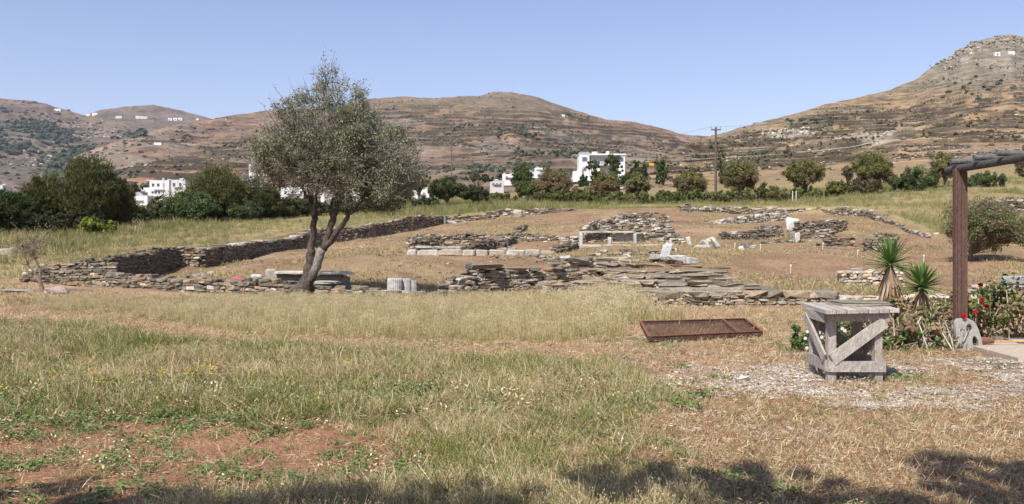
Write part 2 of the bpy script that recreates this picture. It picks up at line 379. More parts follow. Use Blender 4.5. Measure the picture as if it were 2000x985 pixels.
def c_mid(X, Y, Z, v, us, ri, fr):
    C = colmix(X, Y, ri, fr, 300, BR, (.175, .118, .076), DK, 21, .25)
    top = sst(235, 205, v)[..., None]; return C * (1 - .55 * top) + np.array([.15, .12, .078]) * .55 * top * (.7 + .6 * fbm(X / 40, Y / 40, 5)[..., None])
def c_right(X, Y, Z, v, us, ri, fr):
    C = colmix(X, Y, ri, fr, 90, TAN, (.205, .148, .082), DK, 33, .2, (.26, .22, .165))
    top = sst(190, 130, v)[..., None] * sst(1700, 1800, us)[None, :, None]
    rock = np.array([.19, .17, .13]) * (.5 + 1.0 * fbm(X / 14, Y / 14, 61)[..., None])
    C = C * (1 - .75 * top) + rock * .75 * top
    # pale bare outcrop on the lower slope
    uu = us[None] + 0 * v; m = np.exp(-(((uu - 1545) / 60)**2 + ((v - 256) / 11)**2)) + .7 * np.exp(-(((uu - 1700) / 90)**2 + ((v - 272) / 9)**2)); m = (sst(.35, .6, m * (.5 + fbm(X / 12, Y / 12, 70))))[..., None]
    return C * (1 - m) + np.array([.29, .25, .19]) * m
hill('hill_far_left', [(-700,170,2600),(-200,178,2600),(0,192,2600),(50,196,2600),(90,203,2600),(130,215,2600),(168,226,2600),(230,240,2500),(330,262,2400),(420,290,2300),(480,330,2200)],
     [(-700,425,700),(480,405,1200)], 420, 240, 26, 60, c_far, terr=.5, nscale=500, seed=1)
hill('hill_far_behind', [(100,235,3600),(168,225,3600),(190,217,3600),(215,212,3600),(250,207,3600),(298,205,3600),(340,213,3600),(380,223,3600),(412,232,3600),(500,236,3600),(600,240,3600)],
     [(100,320,2700),(600,320,2700)], 300, 90, 26, 25, c_far, terr=.4, nscale=500, seed=3)
hill('hill_spur', [(60,350,1400),(110,325,1500),(160,300,1600),(221,279,1700),(279,258,1800),(330,247,1900),(406,235,2100),(460,224,2200),(520,217,2300),(600,212,2300),(720,212,2300)],
     [(60,392,700),(720,392,1000)], 420, 240, 14, 30, c_mid, terr=.8, nscale=300, seed=5)
hill('hill_centre', [(110,392,700),(200,360,900),(241,338,1000),(305,309,1100),(355,297,1200),(396,278,1300),(500,252,1450),(600,228,1550),(680,205,1650),(720,193,1700),(790,189,1750),(850,192,1750),(900,188,1700),(935,188,1700),(965,179,1750),(1000,180,1750),(1040,187,1750),(1090,205,1700),(1140,220,1650),(1180,233,1600),(1240,238,1600),(1290,250,1600),(1330,262,1600),(1370,266,1650),(1450,270,1700),(1560,280,1700)],
     [(110,398,360),(600,392,380),(1000,376,360),(1200,372,420),(1560,372,500)], 900, 420, 9.5, 26, c_mid, terr=1, nscale=260, seed=8)
hill('hill_right', [(1040,376,300),(1100,352,300),(1150,346,300),(1230,331,330),(1290,306,420),(1330,286,520),(1370,270,640),(1400,263,660),(1450,248,680),(1500,235,700),(1560,220,730),(1610,205,760),(1680,190,800),(1740,175,840),(1790,155,880),(1820,130,920),(1850,115,950),(1870,100,960),(1900,82,980),(1950,70,1000),(1975,67,1000),(2000,72,1000),(2200,110,1000),(2700,130,1000)],
     [(1040,384,180),(1130,376,190),(1300,371,190),(1500,357,200),(1700,341,200),(1850,330,200),(2000,326,200),(2700,318,200)], 1000, 460, 5.2, 7, c_right, terr=1, nscale=110, seed=12)

# blobs of scrub, rocks and far trees scattered over the hills: nobody could count them
_b = bmesh.new(); bmesh.ops.create_icosphere(_b, subdivisions=1, radius=1); _b.verts.index_update()
ICO_V = np.array([v.co[:] for v in _b.verts]); ICO_F = np.array([[v.index for v in f.verts] for f in _b.faces]); _b.free()
def blobs(mb, C, S, col, jit=.3, flat=.8):
    n = len(C); k = len(ICO_V); V = ICO_V[None] * (1 + rng.normal(0, jit, (n, k, 1))); V = V * (np.asarray(S).reshape(n, 1, 1)) * np.array([1, 1, flat]); V = V + np.asarray(C)[:, None]
    cc = np.repeat(col, k, axis=0) * rng.uniform(.85, 1.15, (n * k, 1))
    mb.add(V.reshape(-1, 3), (ICO_F[None] + (np.arange(n) * k)[:, None, None]).reshape(-1, 3), cc)
def hsample(h, n, w=None):
    VV, ri, K, us, v, fr, S = HILLS[h]; W = np.ones(ri.shape) if w is None else w(*HILLS[h][1:6])
    W = W * np.linspace(.6, 1, W.shape[0])[:, None]
    W = W.ravel() / W.sum(); idx = rng.choice(W.size, n, p=W); return VV.reshape(-1, 3)[idx] + rng.normal(0, 1, (n, 3)) * [1.5, 1.5, 0]
scrub = MB()
def wris(ri, K, us, v, fr): return ri**2 * sst(.4, .6, fbm(us[None] / 40 + 0 * v, v / 9, 3)) + .03
def wtree(cs):
    def f(ri, K, us, v, fr):
        w = 0
        for (u0, v0, su, sv) in cs: w = w + np.exp(-(((us[None] - u0) / su)**2 + ((v - v0) / sv)**2))
        return w * (fbm(us[None] / 14 + 0 * v, v / 6, 6) > .45)
    return f
for h, n, s0, s1, c in (('hill_centre', 8500, 1.0, 2.8, (.075, .07, .04)), ('hill_spur', 1500, 2, 5, (.07, .065, .04)), ('hill_far_left', 2600, 3, 9, (.06, .062, .04)), ('hill_right', 8000, .4, 1.25, (.075, .065, .036))):
    p = hsample(h, n, wris); blobs(scrub, p, rng.uniform(s0, s1, n) * rng.uniform(.5, 1, n), np.tile(c, (n, 1)) * rng.uniform(.6, 1.6, (n, 1)), flat=.7)
tag(scrub.build('scrub', M_hill), 'dark low scrub dotted along the terraces of the hillsides', 'scrub', kind='stuff')
grove = MB()
for h, n, s0, s1, cs in (('hill_far_left', 420, 6, 11, [(105,262,28,14),(140,300,30,12),(60,245,40,10),(20,290,30,10)]),
                         ('hill_spur', 120, 6, 11, [(265,262,14,5),(120,330,30,10)]),
                         ('hill_centre', 330, 3, 6, [(470,250,40,5),(400,262,30,5),(905,238,18,7),(1025,292,24,8),(1010,285,12,6),(990,250,40,4),(1135,228,15,4),(1030,258,18,4),(1120,300,50,8),(1050,318,50,6),(300,325,30,5),(960,330,70,8),(230,380,90,8)]),
                         ('hill_right', 60, 1.5, 3, [(1600,232,60,8),(1450,300,60,6),(1900,170,60,12)])):
    p = hsample(h, n, wtree(cs)); p[:, 2] += s0 * .4
    q = np.repeat(p, 5, 0) + rng.normal(0, .45, (n * 5, 3)) * s0
    blobs(grove, q, rng.uniform(s0, s1, n * 5) * .5, np.tile((.055, .062, .038), (n * 5, 1)) * rng.uniform(.6, 1.5, (n * 5, 1)), flat=.8)
tag(grove.build('far_grove', M_hill), 'dark green olive groves in the gullies of the far hills', 'grove', kind='stuff')
rk = MB()
for h, n, s0, s1, w_ in (('hill_centre', 1500, .6, 1.9, None), ('hill_far_left', 500, 2, 5, wtree([(60,300,60,14),(170,250,60,15)])), ('hill_spur', 300, 1, 3, None),
                     ('hill_right', 1200, .3, .9, None), ('hill_right', 500, .8, 2.6, wtree([(1960,78,80,9),(1850,115,20,12),(1880,95,20,8)])), ('hill_right', 260, .8, 2.2, wtree([(1545,255,50,8),(1720,262,60,8)]))):
    p = hsample(h, n, w_); blobs(rk, p, rng.uniform(s0, s1, n), pal(n, .18, np.array([[.26,.22,.17],[.21,.18,.14]]), (.42,.38,.32)), .25, .6)
tag(rk.build('hillside_rocks', M_hill), 'pale rocks and boulders strewn over the dry hills', 'rocks', kind='stuff')
# ------------------------------------------------------------------ dry stone walls and ruins
EARTH_GAP_SHADE = (.13, .095, .06)
def zt(v, d): return CZ - (v - HZ) * d / F
def wall(name, label, pts, th=.5, L=(.18, .5), H=(.07, .15), white=.05, base=SCHIST, cat='stone wall', cap=None, capw=None, rag=.12, group=None, mat=None, wc=(.46,.42,.35), jit=.085, zb=None, tone=1.0, gw=.75):
    rag = min(rag, .16); L = (L[0] * .85, L[1] * .8); mb = MB(); B = []
    for (u, d, v) in pts:
        x, y = XY(u, d); B.append((x, y, zt(v, d)))
    for i in range(len(B) - 1):
        a, b = np.array(B[i][:2]), np.array(B[i + 1][:2]); e = b - a; ln = np.linalg.norm(e); e = e / ln; nn = np.array([e[1], -e[0]])
        ns = max(2, int(ln / .6)); ts = np.linspace(0, 1, ns + 1); px = a[0] + (b - a)[0] * ts; py = a[1] + (b - a)[1] * ts
        if zb is None:
            g = np.min([gz(px + nn[0] * o, py + nn[1] * o, False) for o in (-gw, 0, gw)], axis=0) - .04
        else: g = np.full(ns + 1, zb)
        top = B[i][2] + (B[i + 1][2] - B[i][2]) * ts
        # earth core, its dark colour standing in for the shadowed gaps between stones
        c = []
        for k in range(ns + 1):
            for o in (-th * .36, th * .36):
                c.append((px[k] + nn[0] * o, py[k] + nn[1] * o, g[k] - .1)); c.append((px[k] + nn[0] * o, py[k] + nn[1] * o, max(g[k], top[k] - H[1] * 1.1)))
        q = []
        for k in range(ns):
            o = k * 4; q += [[o, o + 4, o + 5, o + 1], [o + 2, o + 3, o + 7, o + 6], [o + 1, o + 5, o + 7, o + 3]]
        q += [[0, 1, 3, 2], [ns * 4, ns * 4 + 2, ns * 4 + 3, ns * 4 + 1]]
        mb.add(np.array(c), np.array(q), EARTH_GAP_SHADE)
        ax = np.array([[e[0], e[1], 0], [nn[0], nn[1], 0], [0, 0, 1.]])
        hh = 0; hmax = (top - g).max(); Cs = []; Ss = []
        while hh < hmax:
            ch = rng.uniform(*H); 
            for side in (-1, 1):
                s = -rng.uniform(0, L[0])
                while s < ln:
                    l = rng.uniform(*L) * (1.5 if rng.random() < .12 else 1); m = s + l / 2; f = np.clip(m / ln, 0, 1)
                    gg = np.interp(f, ts, g); tt = np.interp(f, ts, top) + rng.normal(0, rag * .5) * (ch / .12)
                    if gg + hh + ch * .4 < tt:
                        dp = rng.uniform(.22, .34); o = side * (th / 2 - dp / 2 + rng.normal(0, .018)); hz_ = ch * rng.uniform(.8, 1.06)
                        Cs.append((a[0] + e[0] * m + nn[0] * o, a[1] + e[1] * m + nn[1] * o, gg + hh + hz_ / 2 + rng.normal(0, .008))); Ss.append((l * .97, dp, hz_))
                    s += l
            hh += ch
        n = len(Cs)
        if n:
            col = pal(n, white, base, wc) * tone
            AX = np.repeat(ax[None], n, 0); t = rng.normal(0, .022, n); AX[:, 0, 2] += t; stones(mb, Cs, Ss, AX, col, jit)
        if cap:                                   # a course of larger flat slabs on top
            s = 0; Cs = []; Ss = []
            while s < ln:
                l = rng.uniform(*cap[0]); m = s + l / 2; f = np.clip(m / ln, 0, 1); tt = np.interp(f, ts, top); ch = rng.uniform(*cap[1])
                Cs.append((a[0] + e[0] * m, a[1] + e[1] * m, tt + ch * .1)); Ss.append((l * .97, th * rng.uniform(.9, 1.2), ch)); s += l
            n = len(Cs); AX = np.repeat(ax[None], n, 0); stones(mb, Cs, Ss, AX, pal(n, capw if capw is not None else white, base, wc) * tone, jit * .8)
    o = mb.build(name, mat or M_stone); return tag(o, label, cat, group)
GREY = SCHIST[:7] * 1.32
MARB = np.array([[.44,.40,.33],[.37,.34,.29],[.47,.43,.37],[.40,.35,.28]])
PALE = np.array([[.46,.40,.31],[.56,.50,.41],[.36,.31,.24],[.50,.36,.22]])
DRYW = 'dry_stone_wall'
wall(DRYW, 'low grey drystone wall in the foreground grass left of the leaning tree', [(52,36.6,528),(130,36,527),(215,35,533),(290,33,540),(400,31,548),(480,30,548),(560,29,552),(612,28.6,552)], th=.55, white=.06, L=(.2,.6))
wall(DRYW, 'low rough wall rising leftmost behind the foreground wall towards the dark corner', [(78,37.3,523),(150,37.4,513),(215,37.4,502)], th=.5, white=.04)
wall(DRYW, 'tall shaded retaining wall at the left corner of the excavation', [(214,37.5,502),(250,39.5,497),(300,42.5,488),(343,45.2,484)], th=.55, white=.0, tone=.72)  # low tone paints the shade of this side into the stone colour
wall(DRYW, 'short sunlit wall end facing the viewer beside the tall shaded corner', [(345,45.3,484),(390,45.4,486)], th=.6, white=.05, tone=1.15)  # raised tone paints sunlight into the stones of this face
wall(DRYW, 'long shaded retaining wall topped with pale slabs running back behind the leaning tree', [(392,45.4,487),(440,48,481),(500,52,474),(560,56.5,469),(590,59,459),(600,60.4,455)], th=.6, white=.03, tone=.85, cap=((.4,1.1),(.1,.2)), capw=.6)  # stones coloured darker to stand in for shade on this face
wall(DRYW, 'dark retaining wall curving back from behind the leaning tree to the upper field', [(600,60.4,453),(640,62.5,449),(700,65,445),(760,68.4,432),(800,70.5,424),(870,75.4,422)], th=.6, white=.08, tone=.85)  # shade of the face turned from the sun is painted into the stones
wall(DRYW, 'straight drystone wall with a squared end along the upper edge of the excavation', [(870,75.4,423),(940,76,420),(975,77,412),(1040,77.5,408),(1120,78.4,408)], th=.7, white=.14, H=(.08,.17), L=(.25,.7))
wall(DRYW, 'long speckled wall with white stones along the right back edge of the excavation', [(1322,76.4,407),(1345,76.8,402),(1400,78.4,407),(1500,80.4,408),(1600,78,408),(1640,76.4,406)], th=.8, white=.3, H=(.09,.2), L=(.25,.6), rag=.25)
wall(DRYW, 'speckled wall bending down the right side of the excavation bank', [(1640,76.4,406),(1700,72.4,411),(1730,67,424),(1760,62.4,438),(1790,58,450),(1822,54.4,458)], th=.9, white=.28, H=(.09,.2), L=(.25,.6), rag=.25)
wall(DRYW, 'band of tumbled white stones sloping up in front of the long speckled wall', [(1368,66,440),(1410,67.5,431),(1450,69,424),(1500,71,419),(1530,72,416)], th=.9, white=.78, H=(.12,.24), L=(.3,.7), rag=.3)
wall(DRYW, 'short neat wall of cream and orange stones on the bare slope left of the spiky plants', [(1641,33,531),(1700,33,529),(1752,33,531)], th=.6, white=.35, base=PALE, H=(.07,.14), L=(.15,.38), zb=0.08)
wall(DRYW, 'low front wall of large dark slabs between the rusty mesh panel and the work table', [(1282,24.4,578),(1340,24.3,577),(1400,24.3,574),(1450,24.4,575),(1560,24.5,577),(1600,24.5,578)], th=.6, white=.02, L=(.15,.4), H=(.06,.1), base=GREY*1.05, cap=((.4,.8),(.16,.24)), capw=.0)
wall(DRYW, 'low front wall of pale slabs behind the work table and the red post', [(1602,24.6,582),(1700,24.8,584),(1780,25,582),(1900,25.2,580),(2080,25.6,578)], th=.7, white=.1, L=(.2,.6), H=(.07,.12), base=GREY*1.5, cap=((.7,1.7),(.08,.13)), capw=.6)
wall(DRYW, 'low dark wall remains between the leaning tree and the fluted column pieces', [(625,28.2,562),(700,28.0,562),(740,27.8,570),(800,27.8,573),(880,27.9,572)], th=.5, white=.04, L=(.25,.7), H=(.08,.14), tone=.95)
wall(DRYW, 'stepped stub of stacked grey stones at the left end of the dark room wall', [(872,29,561),(892,29.4,546),(922,30,538)], th=.8, white=.12, L=(.25,.5), H=(.1,.16), base=GREY)
wall(DRYW, 'dark room wall under one thick overhanging slab in the middle of the ruins', [(918,31,529),(960,31.4,530),(1000,31.8,530),(1028,32,533)], th=.6, white=.03, L=(.22,.5), H=(.06,.12), base=GREY, zb=-.02, tone=.95)
wall(DRYW, 'broken dark room wall with projecting slabs right of the thick overhanging slab', [(1030,32.6,530),(1060,33,526),(1110,33.5,528),(1150,34,525)], th=.8, white=.02, L=(.25,.8), H=(.05,.12), base=GREY, rag=.3, zb=.08)
wall(DRYW, 'low broken wall before the dark rooms with a squared right end', [(1062,28.2,562),(1100,28.6,556),(1135,29,553)], th=.7, white=.02, L=(.3,.7), H=(.1,.18), base=GREY, rag=.2)
# stepped courses of long flat slabs
STEP = 'stone_step'
steps = [((1120,38.5,506),(1330,38.5,511),'uppermost course of flat dark slabs below the fallen white marble'),
         ((1110,36.0,515),(1240,36.4,517),'second course of flat dark slabs from the top at its left part'),
         ((1245,36.2,518),(1385,36.6,524),'second course of flat dark slabs from the top under the white marble'),
         ((1150,33.6,528),(1400,33.6,532),'long middle course of flat dark slabs'),
         ((1200,31.2,541),(1405,31.2,540),'course of thick rounded slabs just below the long middle course'),
         ((1130,29.6,551),(1300,29.4,553),'broken lower course of dark slabs at the left'),
         ((1290,28.2,556),(1458,28.2,557),'long lower slab course reaching furthest right'),
         ((1170,27.2,566),(1330,26.6,566),'low course of dark slabs just behind the tall oat grass'),
         ((1290,26.0,568),(1440,26.0,568),'lowest slab course just above the front wall')]
for a, b, lab in steps:
    wall(STEP, lab, [a, ((a[0]+b[0])/2, (a[1]+b[1])/2, (a[2]+b[2])/2 + rng.uniform(-1.5,1.5)), b], th=.65, white=.01, L=(.4,1.3), H=(.07,.13), base=GREY, cap=((.4,1.3),(.07,.13)), capw=.0, rag=.15, group='stepped slab courses of the ruin', cat='stone step', jit=.1, gw=.3)
# inner walls of the upper rooms
INN = 'ruined_wall'
inner = [([(800,52,466),(830,53,459),(862,54,458)], .12, 'low tumbled room wall furthest left above the marble course', 1),
 ([(815,50,472),(850,51,464)], .02, 'dark crest of rubble below the furthest left room wall', .7),
 ([(865,53,462),(900,53.5,458),(960,54,460)], .12, 'straight low room wall in line behind the marble course', 1),
 ([(872,49,474),(930,49.4,470),(985,49.8,471)], .05, 'smooth grey room wall just above the left part of the marble course', 1.1),
 ([(920,45.6,488),(935,47.5,474),(958,49,468)], .06, 'dark leaning rubble spur above the middle of the marble course', .7),
 ([(975,49,474),(985,51,466),(1000,53,462)], .06, 'dark cross wall stub left of the long grey room wall', .75),
 ([(975,53.5,462),(1010,54,456),(1060,54,459),(1105,54,462)], .06, 'long coursed grey room wall in front of the bare upper slope', 1.15),
 ([(1085,44.8,488),(1100,46.5,480),(1118,48.5,472)], .05, 'shaded end wall closing the marble course on the right', .65),  # shade painted in: the last value darkens the stone colour
 ([(1010,60,447),(1022,61,441)], .0, 'tiny dark rubble stub alone on the bare upper slope', .7),
 ([(1100,52,464),(1125,51,462)], .5, 'pinkish rubble corner left of the white marble bench recess', 1.1),
 ([(1140,56,444),(1170,58,432),(1210,62,422),(1235,64,419)], .3, 'left shoulder of the high rubble bank behind the marble recess', 1),
 ([(1145,52.5,451),(1200,53,449),(1260,53,449),(1320,53,454)], .12, 'lowest rubble course directly over the marble recess', 1),
 ([(1175,55.5,441),(1240,56,438),(1308,56,440)], .35, 'middle rubble course of the high bank behind the marble recess', 1),
 ([(1200,59,430),(1250,59.5,428),(1303,59.5,429)], .3, 'upper rubble course of the high bank behind the marble recess', 1),
 ([(1215,64,418),(1260,65,417),(1302,65,421)], .2, 'topmost rubble course of the high bank behind the marble recess', 1),
 ([(1330,50.2,470),(1300,52,460),(1306,56,446)], .4, 'pale rubble edge running down the right side of the high bank', 1),
 ([(1410,54,456),(1460,55,452),(1515,56,450)], .08, 'thin dark ledge of slabs right of the marble recess', .85),
 ([(1480,57,447),(1500,57.5,443),(1520,58,442)], .15, 'small dark heap of stones above the thin ledge', .85),
 ([(1490,51,474),(1540,51.5,469),(1562,52,468)], .1, 'low stone line before the white pillar on the right', .95),
 ([(1552,57,438),(1600,58,434),(1645,60,430)], .15, 'dark coursed wall behind the upright white block', .9),
 ([(1560,54,455),(1600,54.5,450),(1625,55,446)], .25, 'lower part of the dark wall behind the upright white block', .9),
 ([(1600,50,469),(1640,50,465),(1665,50,466)], .03, 'half buried earthy wall on the right bare slope', .9),
 ([(1690,46,472),(1715,46,458),(1745,46,458)], .05, 'square earthy rubble pier left above the spiky plants', .95),
 ([(1145,43,495),(1180,43,493),(1300,42.6,491)], .1, 'scatter line of low stones in front of the marble recess', 1),
 ([(955,43.2,500),(1050,43.0,499),(1100,42,501)], .02, 'grey plinth course under the marble course', 1.15),
 ([(1050,40.5,508),(1110,40.5,503),(1165,40,507)], .04, 'dark slab wall below the right end of the marble course', .9)]
for pts, wh, lab, tn in inner:
    wall(INN, lab, pts, th=.6, white=wh, H=(.07,.16), L=(.18,.55), rag=.25, cat='ruined wall', tone=tn, gw=.45)
# long marble course and the marble recess
def blockrow(name, label, pts, hts, lens, dep=.45, cat='marble course', par=None, gap=.03, colr=None, z_off=0):
    mb = MB(); (u0, d0, v0), (u1, d1, v1) = pts; a = np.array([*XY(u0, d0), zt(v0, d0)]); b = np.array([*XY(u1, d1), zt(v1, d1)])
    L_, ax = basis(a, b); s = 0
    while s < L_:
        l = min(rng.uniform(*lens), L_ - s + .05); h = rng.uniform(*hts); c = a + ax[0] * (s + l / 2); c[2] -= h / 2 - rng.normal(0, .01) - z_off
        stones(mb, [c], [(l - gap, dep * rng.uniform(.9, 1.1), h)], np.array([ax]), (MARB if colr is None else colr)[rng.integers(0, 4 if colr is None else len(colr), 1)], .035); s += l
    o = mb.build(name, M_marble, par)
    return tag(o, label, cat) if label else o
mc = blockrow('marble_course', 'long straight course of cream marble blocks across the middle of the ruins', [(795,45,488),(1083,45,489)], (.30,.38), (.5,1.4), .6)
blockrow('marble_slab_row', 'row of darker marble slabs lying on the left half of the marble course', [(812,45.4,480),(900,45.4,482)], (.12,.16), (.8,1.3), .5, cat='slab row', colr=MARB*.8)
blockrow('marble_slab_row', 'three loose marble blocks lying right on the marble course', [(972,46,484),(1008,46,484)], (.12,.16), (.5,.8), .4, cat='slab row')
ex = empty('marble_recess', (XY(1230, 50)[0], 50, g1(*XY(1230, 50)))); tag(ex, 'white marble bench recess with posts and back panels in the middle distance', 'marble bench')
off = np.array(ex.location)
def exb(name, cs, C=(.48,.45,.39)):
    mb = MB()
    for (u0, u1, v0, v1, d, dep) in cs:
        x0, x1 = (u0-1000)*d/F, (u1-1000)*d/F; z1, z0 = zt(v0, d), zt(v1, d)
        stones(mb, [((x0+x1)/2, d, (z0+z1)/2)], [(x1-x0, dep, z1-z0)], np.eye(3)[None], [C], .02)
    return mb.build(name, M_marble, ex, off=off)
exb('base_step', [(1125,1175,478,486,49.4,.6),(1176,1240,478,486,49.4,.6),(1241,1326,478,486,49.4,.6)])
exb('post', [(1131,1138,453,481,50,.4)]); exb('post', [(1187,1194,464,481,50.2,.4)]); exb('post', [(1237,1243,456,481,50.4,.4)]); exb('post', [(1306,1312,470,481,50.2,.3)])
exb('coping', [(1131,1180,452,455,51.6,.5),(1181,1240,452,455,51.6,.5),(1241,1256,454,458,51.6,.5)])
exb('back_panel', [(1202,1220,456,474,51.9,.15),(1220.4,1239,457,473,51.9,.15),(1240,1254,458,474,51.9,.15)], (.40,.37,.32))
exb('bench_seat', [(1192,1253,473,475.5,51.2,.5)])
for (ua, ub) in ((1139, 1187), (1257, 1304)):
  mb = MB()
  for k in range(75):
    u = rng.uniform(ua, ub); v = rng.uniform(457, 479); c = P(u, v, 51.9 + rng.normal(0,.03)); stones(mb, [c], [(rng.uniform(.15,.4), .3, rng.uniform(.07,.14))], np.eye(3)[None], pal(1, .2))
  mb.build('rubble_infill', M_stone, ex, off=off)

# single blocks
def block(name, label, u, d, size, v=None, rz=0, C=(.58,.55,.49), tilt=(0,0), cat='stone block', mat=None, sink=.04, jit=.06, group=None, dz=0):
    mb = MB(); x, y = XY(u, d); z = g1(x, y) - sink + dz
    cz, sz_ = math.cos(rz), math.sin(rz); A = np.array([[cz, sz_, 0], [-sz_, cz, 0], [0, 0, 1.]])
    ca, sa = math.cos(tilt[0]), math.sin(tilt[0]); A = np.array([[1,0,0],[0,ca,sa],[0,-sa,ca]]) @ A
    cb, sb = math.cos(tilt[1]), math.sin(tilt[1]); A = np.array([[cb,0,sb],[0,1,0],[-sb,0,cb]]) @ A
    stones(mb, [(0, 0, size[2] / 2)], [size], A[None], [np.array(C) * .8], jit * 1.25)
    o = mb.build(name, mat or M_marble); o.location = (x, y, z); return tag(o, label, cat, group)
block('flat_stone', 'flat pale stone at the left edge of the dry grass', 8, 50, (1.5, .9, .38), C=(.42,.37,.3), cat='stone', jit=.1)
block('flat_stone', 'thin flat stone lying left of the bare sapling', 33, 31.5, (.85, .5, .13), C=(.42,.37,.3), cat='stone', jit=.1)
block('flat_stone', 'pinkish slab lying at the foot of the bare sapling', 105, 30.5, (.75, .45, .24), C=(.47,.38,.33), rz=.2, tilt=(0,.12), cat='stone', jit=.1)
block('squared_block', 'small square cream block below the sunlit wall end', 412, 40, (.33,.33,.33), C=(.6,.52,.38))
block('flat_block', 'flat pale block left of the square cream block', 388, 39, (.55,.35,.2), C=(.5,.47,.43), rz=.3)
block('flat_block', 'rough pale block in front of the square cream block', 396, 37, (.6,.4,.22), C=(.42,.4,.37), rz=-.3)
block('marble_fragment', 'small white block on the ground right of the red cloths', 503, 32.4, (.34,.3,.34), C=(.62,.6,.56), dz=.12)
block('upright_slab', 'upright grey slab standing on the low wall right of the red cloths', 530, 31.4, (.36,.14,.42), C=(.46,.41,.33), dz=.3)
block('marble_fragment', 'small grey lump left of the leaning tree trunk', 556, 31, (.2,.2,.2), C=(.4,.38,.34), dz=.3)
block('upright_slab', 'greenish square slab leaning on the upper wall near its bend', 865, 74.6, (.5,.12,.75), C=(.30,.32,.25), jit=.02)
block('flat_block', 'flat pale stone at the foot of the upper wall beside the greenish slab', 883, 74.4, (.9,.5,.25), C=(.45,.42,.38))
block('round_boulder', 'round pale boulder at the foot of the straight upper wall', 1013, 75.5, (.6,.5,.62), C=(.50,.44,.32), jit=.1, cat='boulder')
block('upright_block', 'tall white block standing in the right part of the ruins', 1549, 57.2, (.75,.35,.85), C=(.72,.70,.66), dz=.1)
block('grey_pillar', 'dark grey pillar stub under the tall white block', 1549, 53, (.38,.3,.55), C=(.3,.27,.23), dz=.05)
block('upright_block', 'small white pillar fragment right of the dark pillar stub', 1557, 51.5, (.28,.3,.55), C=(.64,.61,.55))
block('upright_block', 'white stub standing at the right end of the marble recess', 1345, 50, (.25,.3,.5), C=(.62,.6,.55), tilt=(0,.2), dz=.02)
block('flat_block', 'long pale plinth slab right of the marble recess', 1372, 48.5, (1.0,.5,.18), C=(.55,.52,.47))
block('marble_fragment', 'rounded white lump on the plinth slab right of the recess', 1374, 48.6, (.35,.3,.26), C=(.66,.63,.57), dz=.14, jit=.12)
block('leaning_slab', 'grey marble slab leaning right of the plinth slab', 1396, 48.3, (.22,.4,.62), C=(.58,.56,.52), tilt=(0,.5))
block('leaning_slab', 'pale cream slab tilted on the slope above the leaning slab', 1385, 51, (.5,.4,.2), C=(.6,.55,.42), tilt=(0,.4), dz=.15)
block('grey_pillar', 'low dark cube on the slope right of the leaning slabs', 1455, 49, (.38,.4,.3), C=(.24,.2,.16))
block('marble_fragment', 'white angular stone before the low dark cube', 1448, 47, (.27,.25,.2), C=(.64,.61,.56), jit=.12)
block('marble_fragment', 'pale stone right of the low dark cube', 1470, 48.5, (.28,.25,.2), C=(.58,.55,.5), jit=.12)
block('fallen_marble', 'pointed white marble slab standing on the upper slab course', 1303, 37.5, (.35,.25,.62), C=(.66,.65,.63), tilt=(0,-.35), dz=.25, jit=.1)
block('fallen_marble', 'large white fallen marble slab on the left of the upper slab course', 1322, 37.0, (.9,.6,.22), C=(.66,.65,.63), dz=.22, jit=.1)
block('fallen_marble', 'white fallen marble slab at the right end of the upper slab course', 1350, 36.6, (.7,.5,.22), C=(.68,.67,.64), dz=.15, rz=.15, jit=.09)
block('flat_block', 'grey marble block left of the pointed white slab', 1281, 38, (.55,.45,.2), C=(.42,.40,.36), dz=.16)
block('marble_fragment', 'small white stone on the bare ground left of the slab courses', 1225, 41.5, (.35,.3,.2), C=(.66,.63,.57), jit=.1)
block('marble_fragment', 'pale flat stone below the right end of the marble course', 1103, 38.5, (.42,.4,.16), C=(.5,.49,.47), jit=.1, dz=.25)
block('overhanging_slab', 'thick dark overhanging slab on top of the dark room wall', 944, 31.2, (1.12,.95,.19), C=(.25,.225,.18), dz=.84, rz=.03, jit=.06, mat=M_stone)
block('flat_slab', 'long dark slab resting beside the thick overhanging one', 1000, 31.8, (1.0,.8,.12), C=(.25,.22,.17), dz=.74, mat=M_stone)
block('flat_slab', 'projecting dark slab on the broken room wall, left one', 1044, 32.6, (.42,.9,.14), C=(.22,.2,.16), dz=.62, mat=M_stone)
block('flat_slab', 'projecting dark slab on the broken room wall, right one', 1088, 33, (.45,.9,.14), C=(.22,.2,.16), dz=.66, mat=M_stone)
block('flat_slab', 'dark slab bridging two uprights beside the upper slab courses', 1133, 35.8, (.95,.8,.16), C=(.24,.215,.17), dz=.42, mat=M_stone)
block('triangular_stone', 'triangular grey stone on top of the cream and orange wall', 1677, 33, (.36,.22,.16), C=(.42,.38,.33), dz=.55, jit=.2, cat='stone')
block('marble_fragment', 'boulder of white marble behind the front wall left of the work table', 1570, 27, (.55,.4,.28), C=(.58,.56,.53), jit=.12)
block('flat_slab', 'flat white slab on the ground beyond the left corner of the work table', 1625, 26.5, (.95,.6,.14), C=(.60,.57,.52))
block('flat_slab', 'pale slab on two supports just right of the red post', 1905, 26.5, (.85,.5,.1), C=(.6,.57,.52), dz=.28)
block('marble_fragment', 'cream block lying on the pale slab right of the red post', 1916, 26.4, (.38,.3,.18), C=(.55,.45,.38), dz=.38)
block('grey_pillar', 'grey support stone under the pale slab', 1905, 26.6, (.5,.35,.28), C=(.3,.28,.25))
block('flat_slab', 'large marble slab lying under the round bush at the right edge', 1982, 30, (.85,.6,.28), C=(.42,.42,.42), dz=.3)
block('flat_slab', 'white slab behind the geranium hedge at the right edge', 1990, 27, (.9,.5,.14), C=(.62,.6,.56), dz=.3)
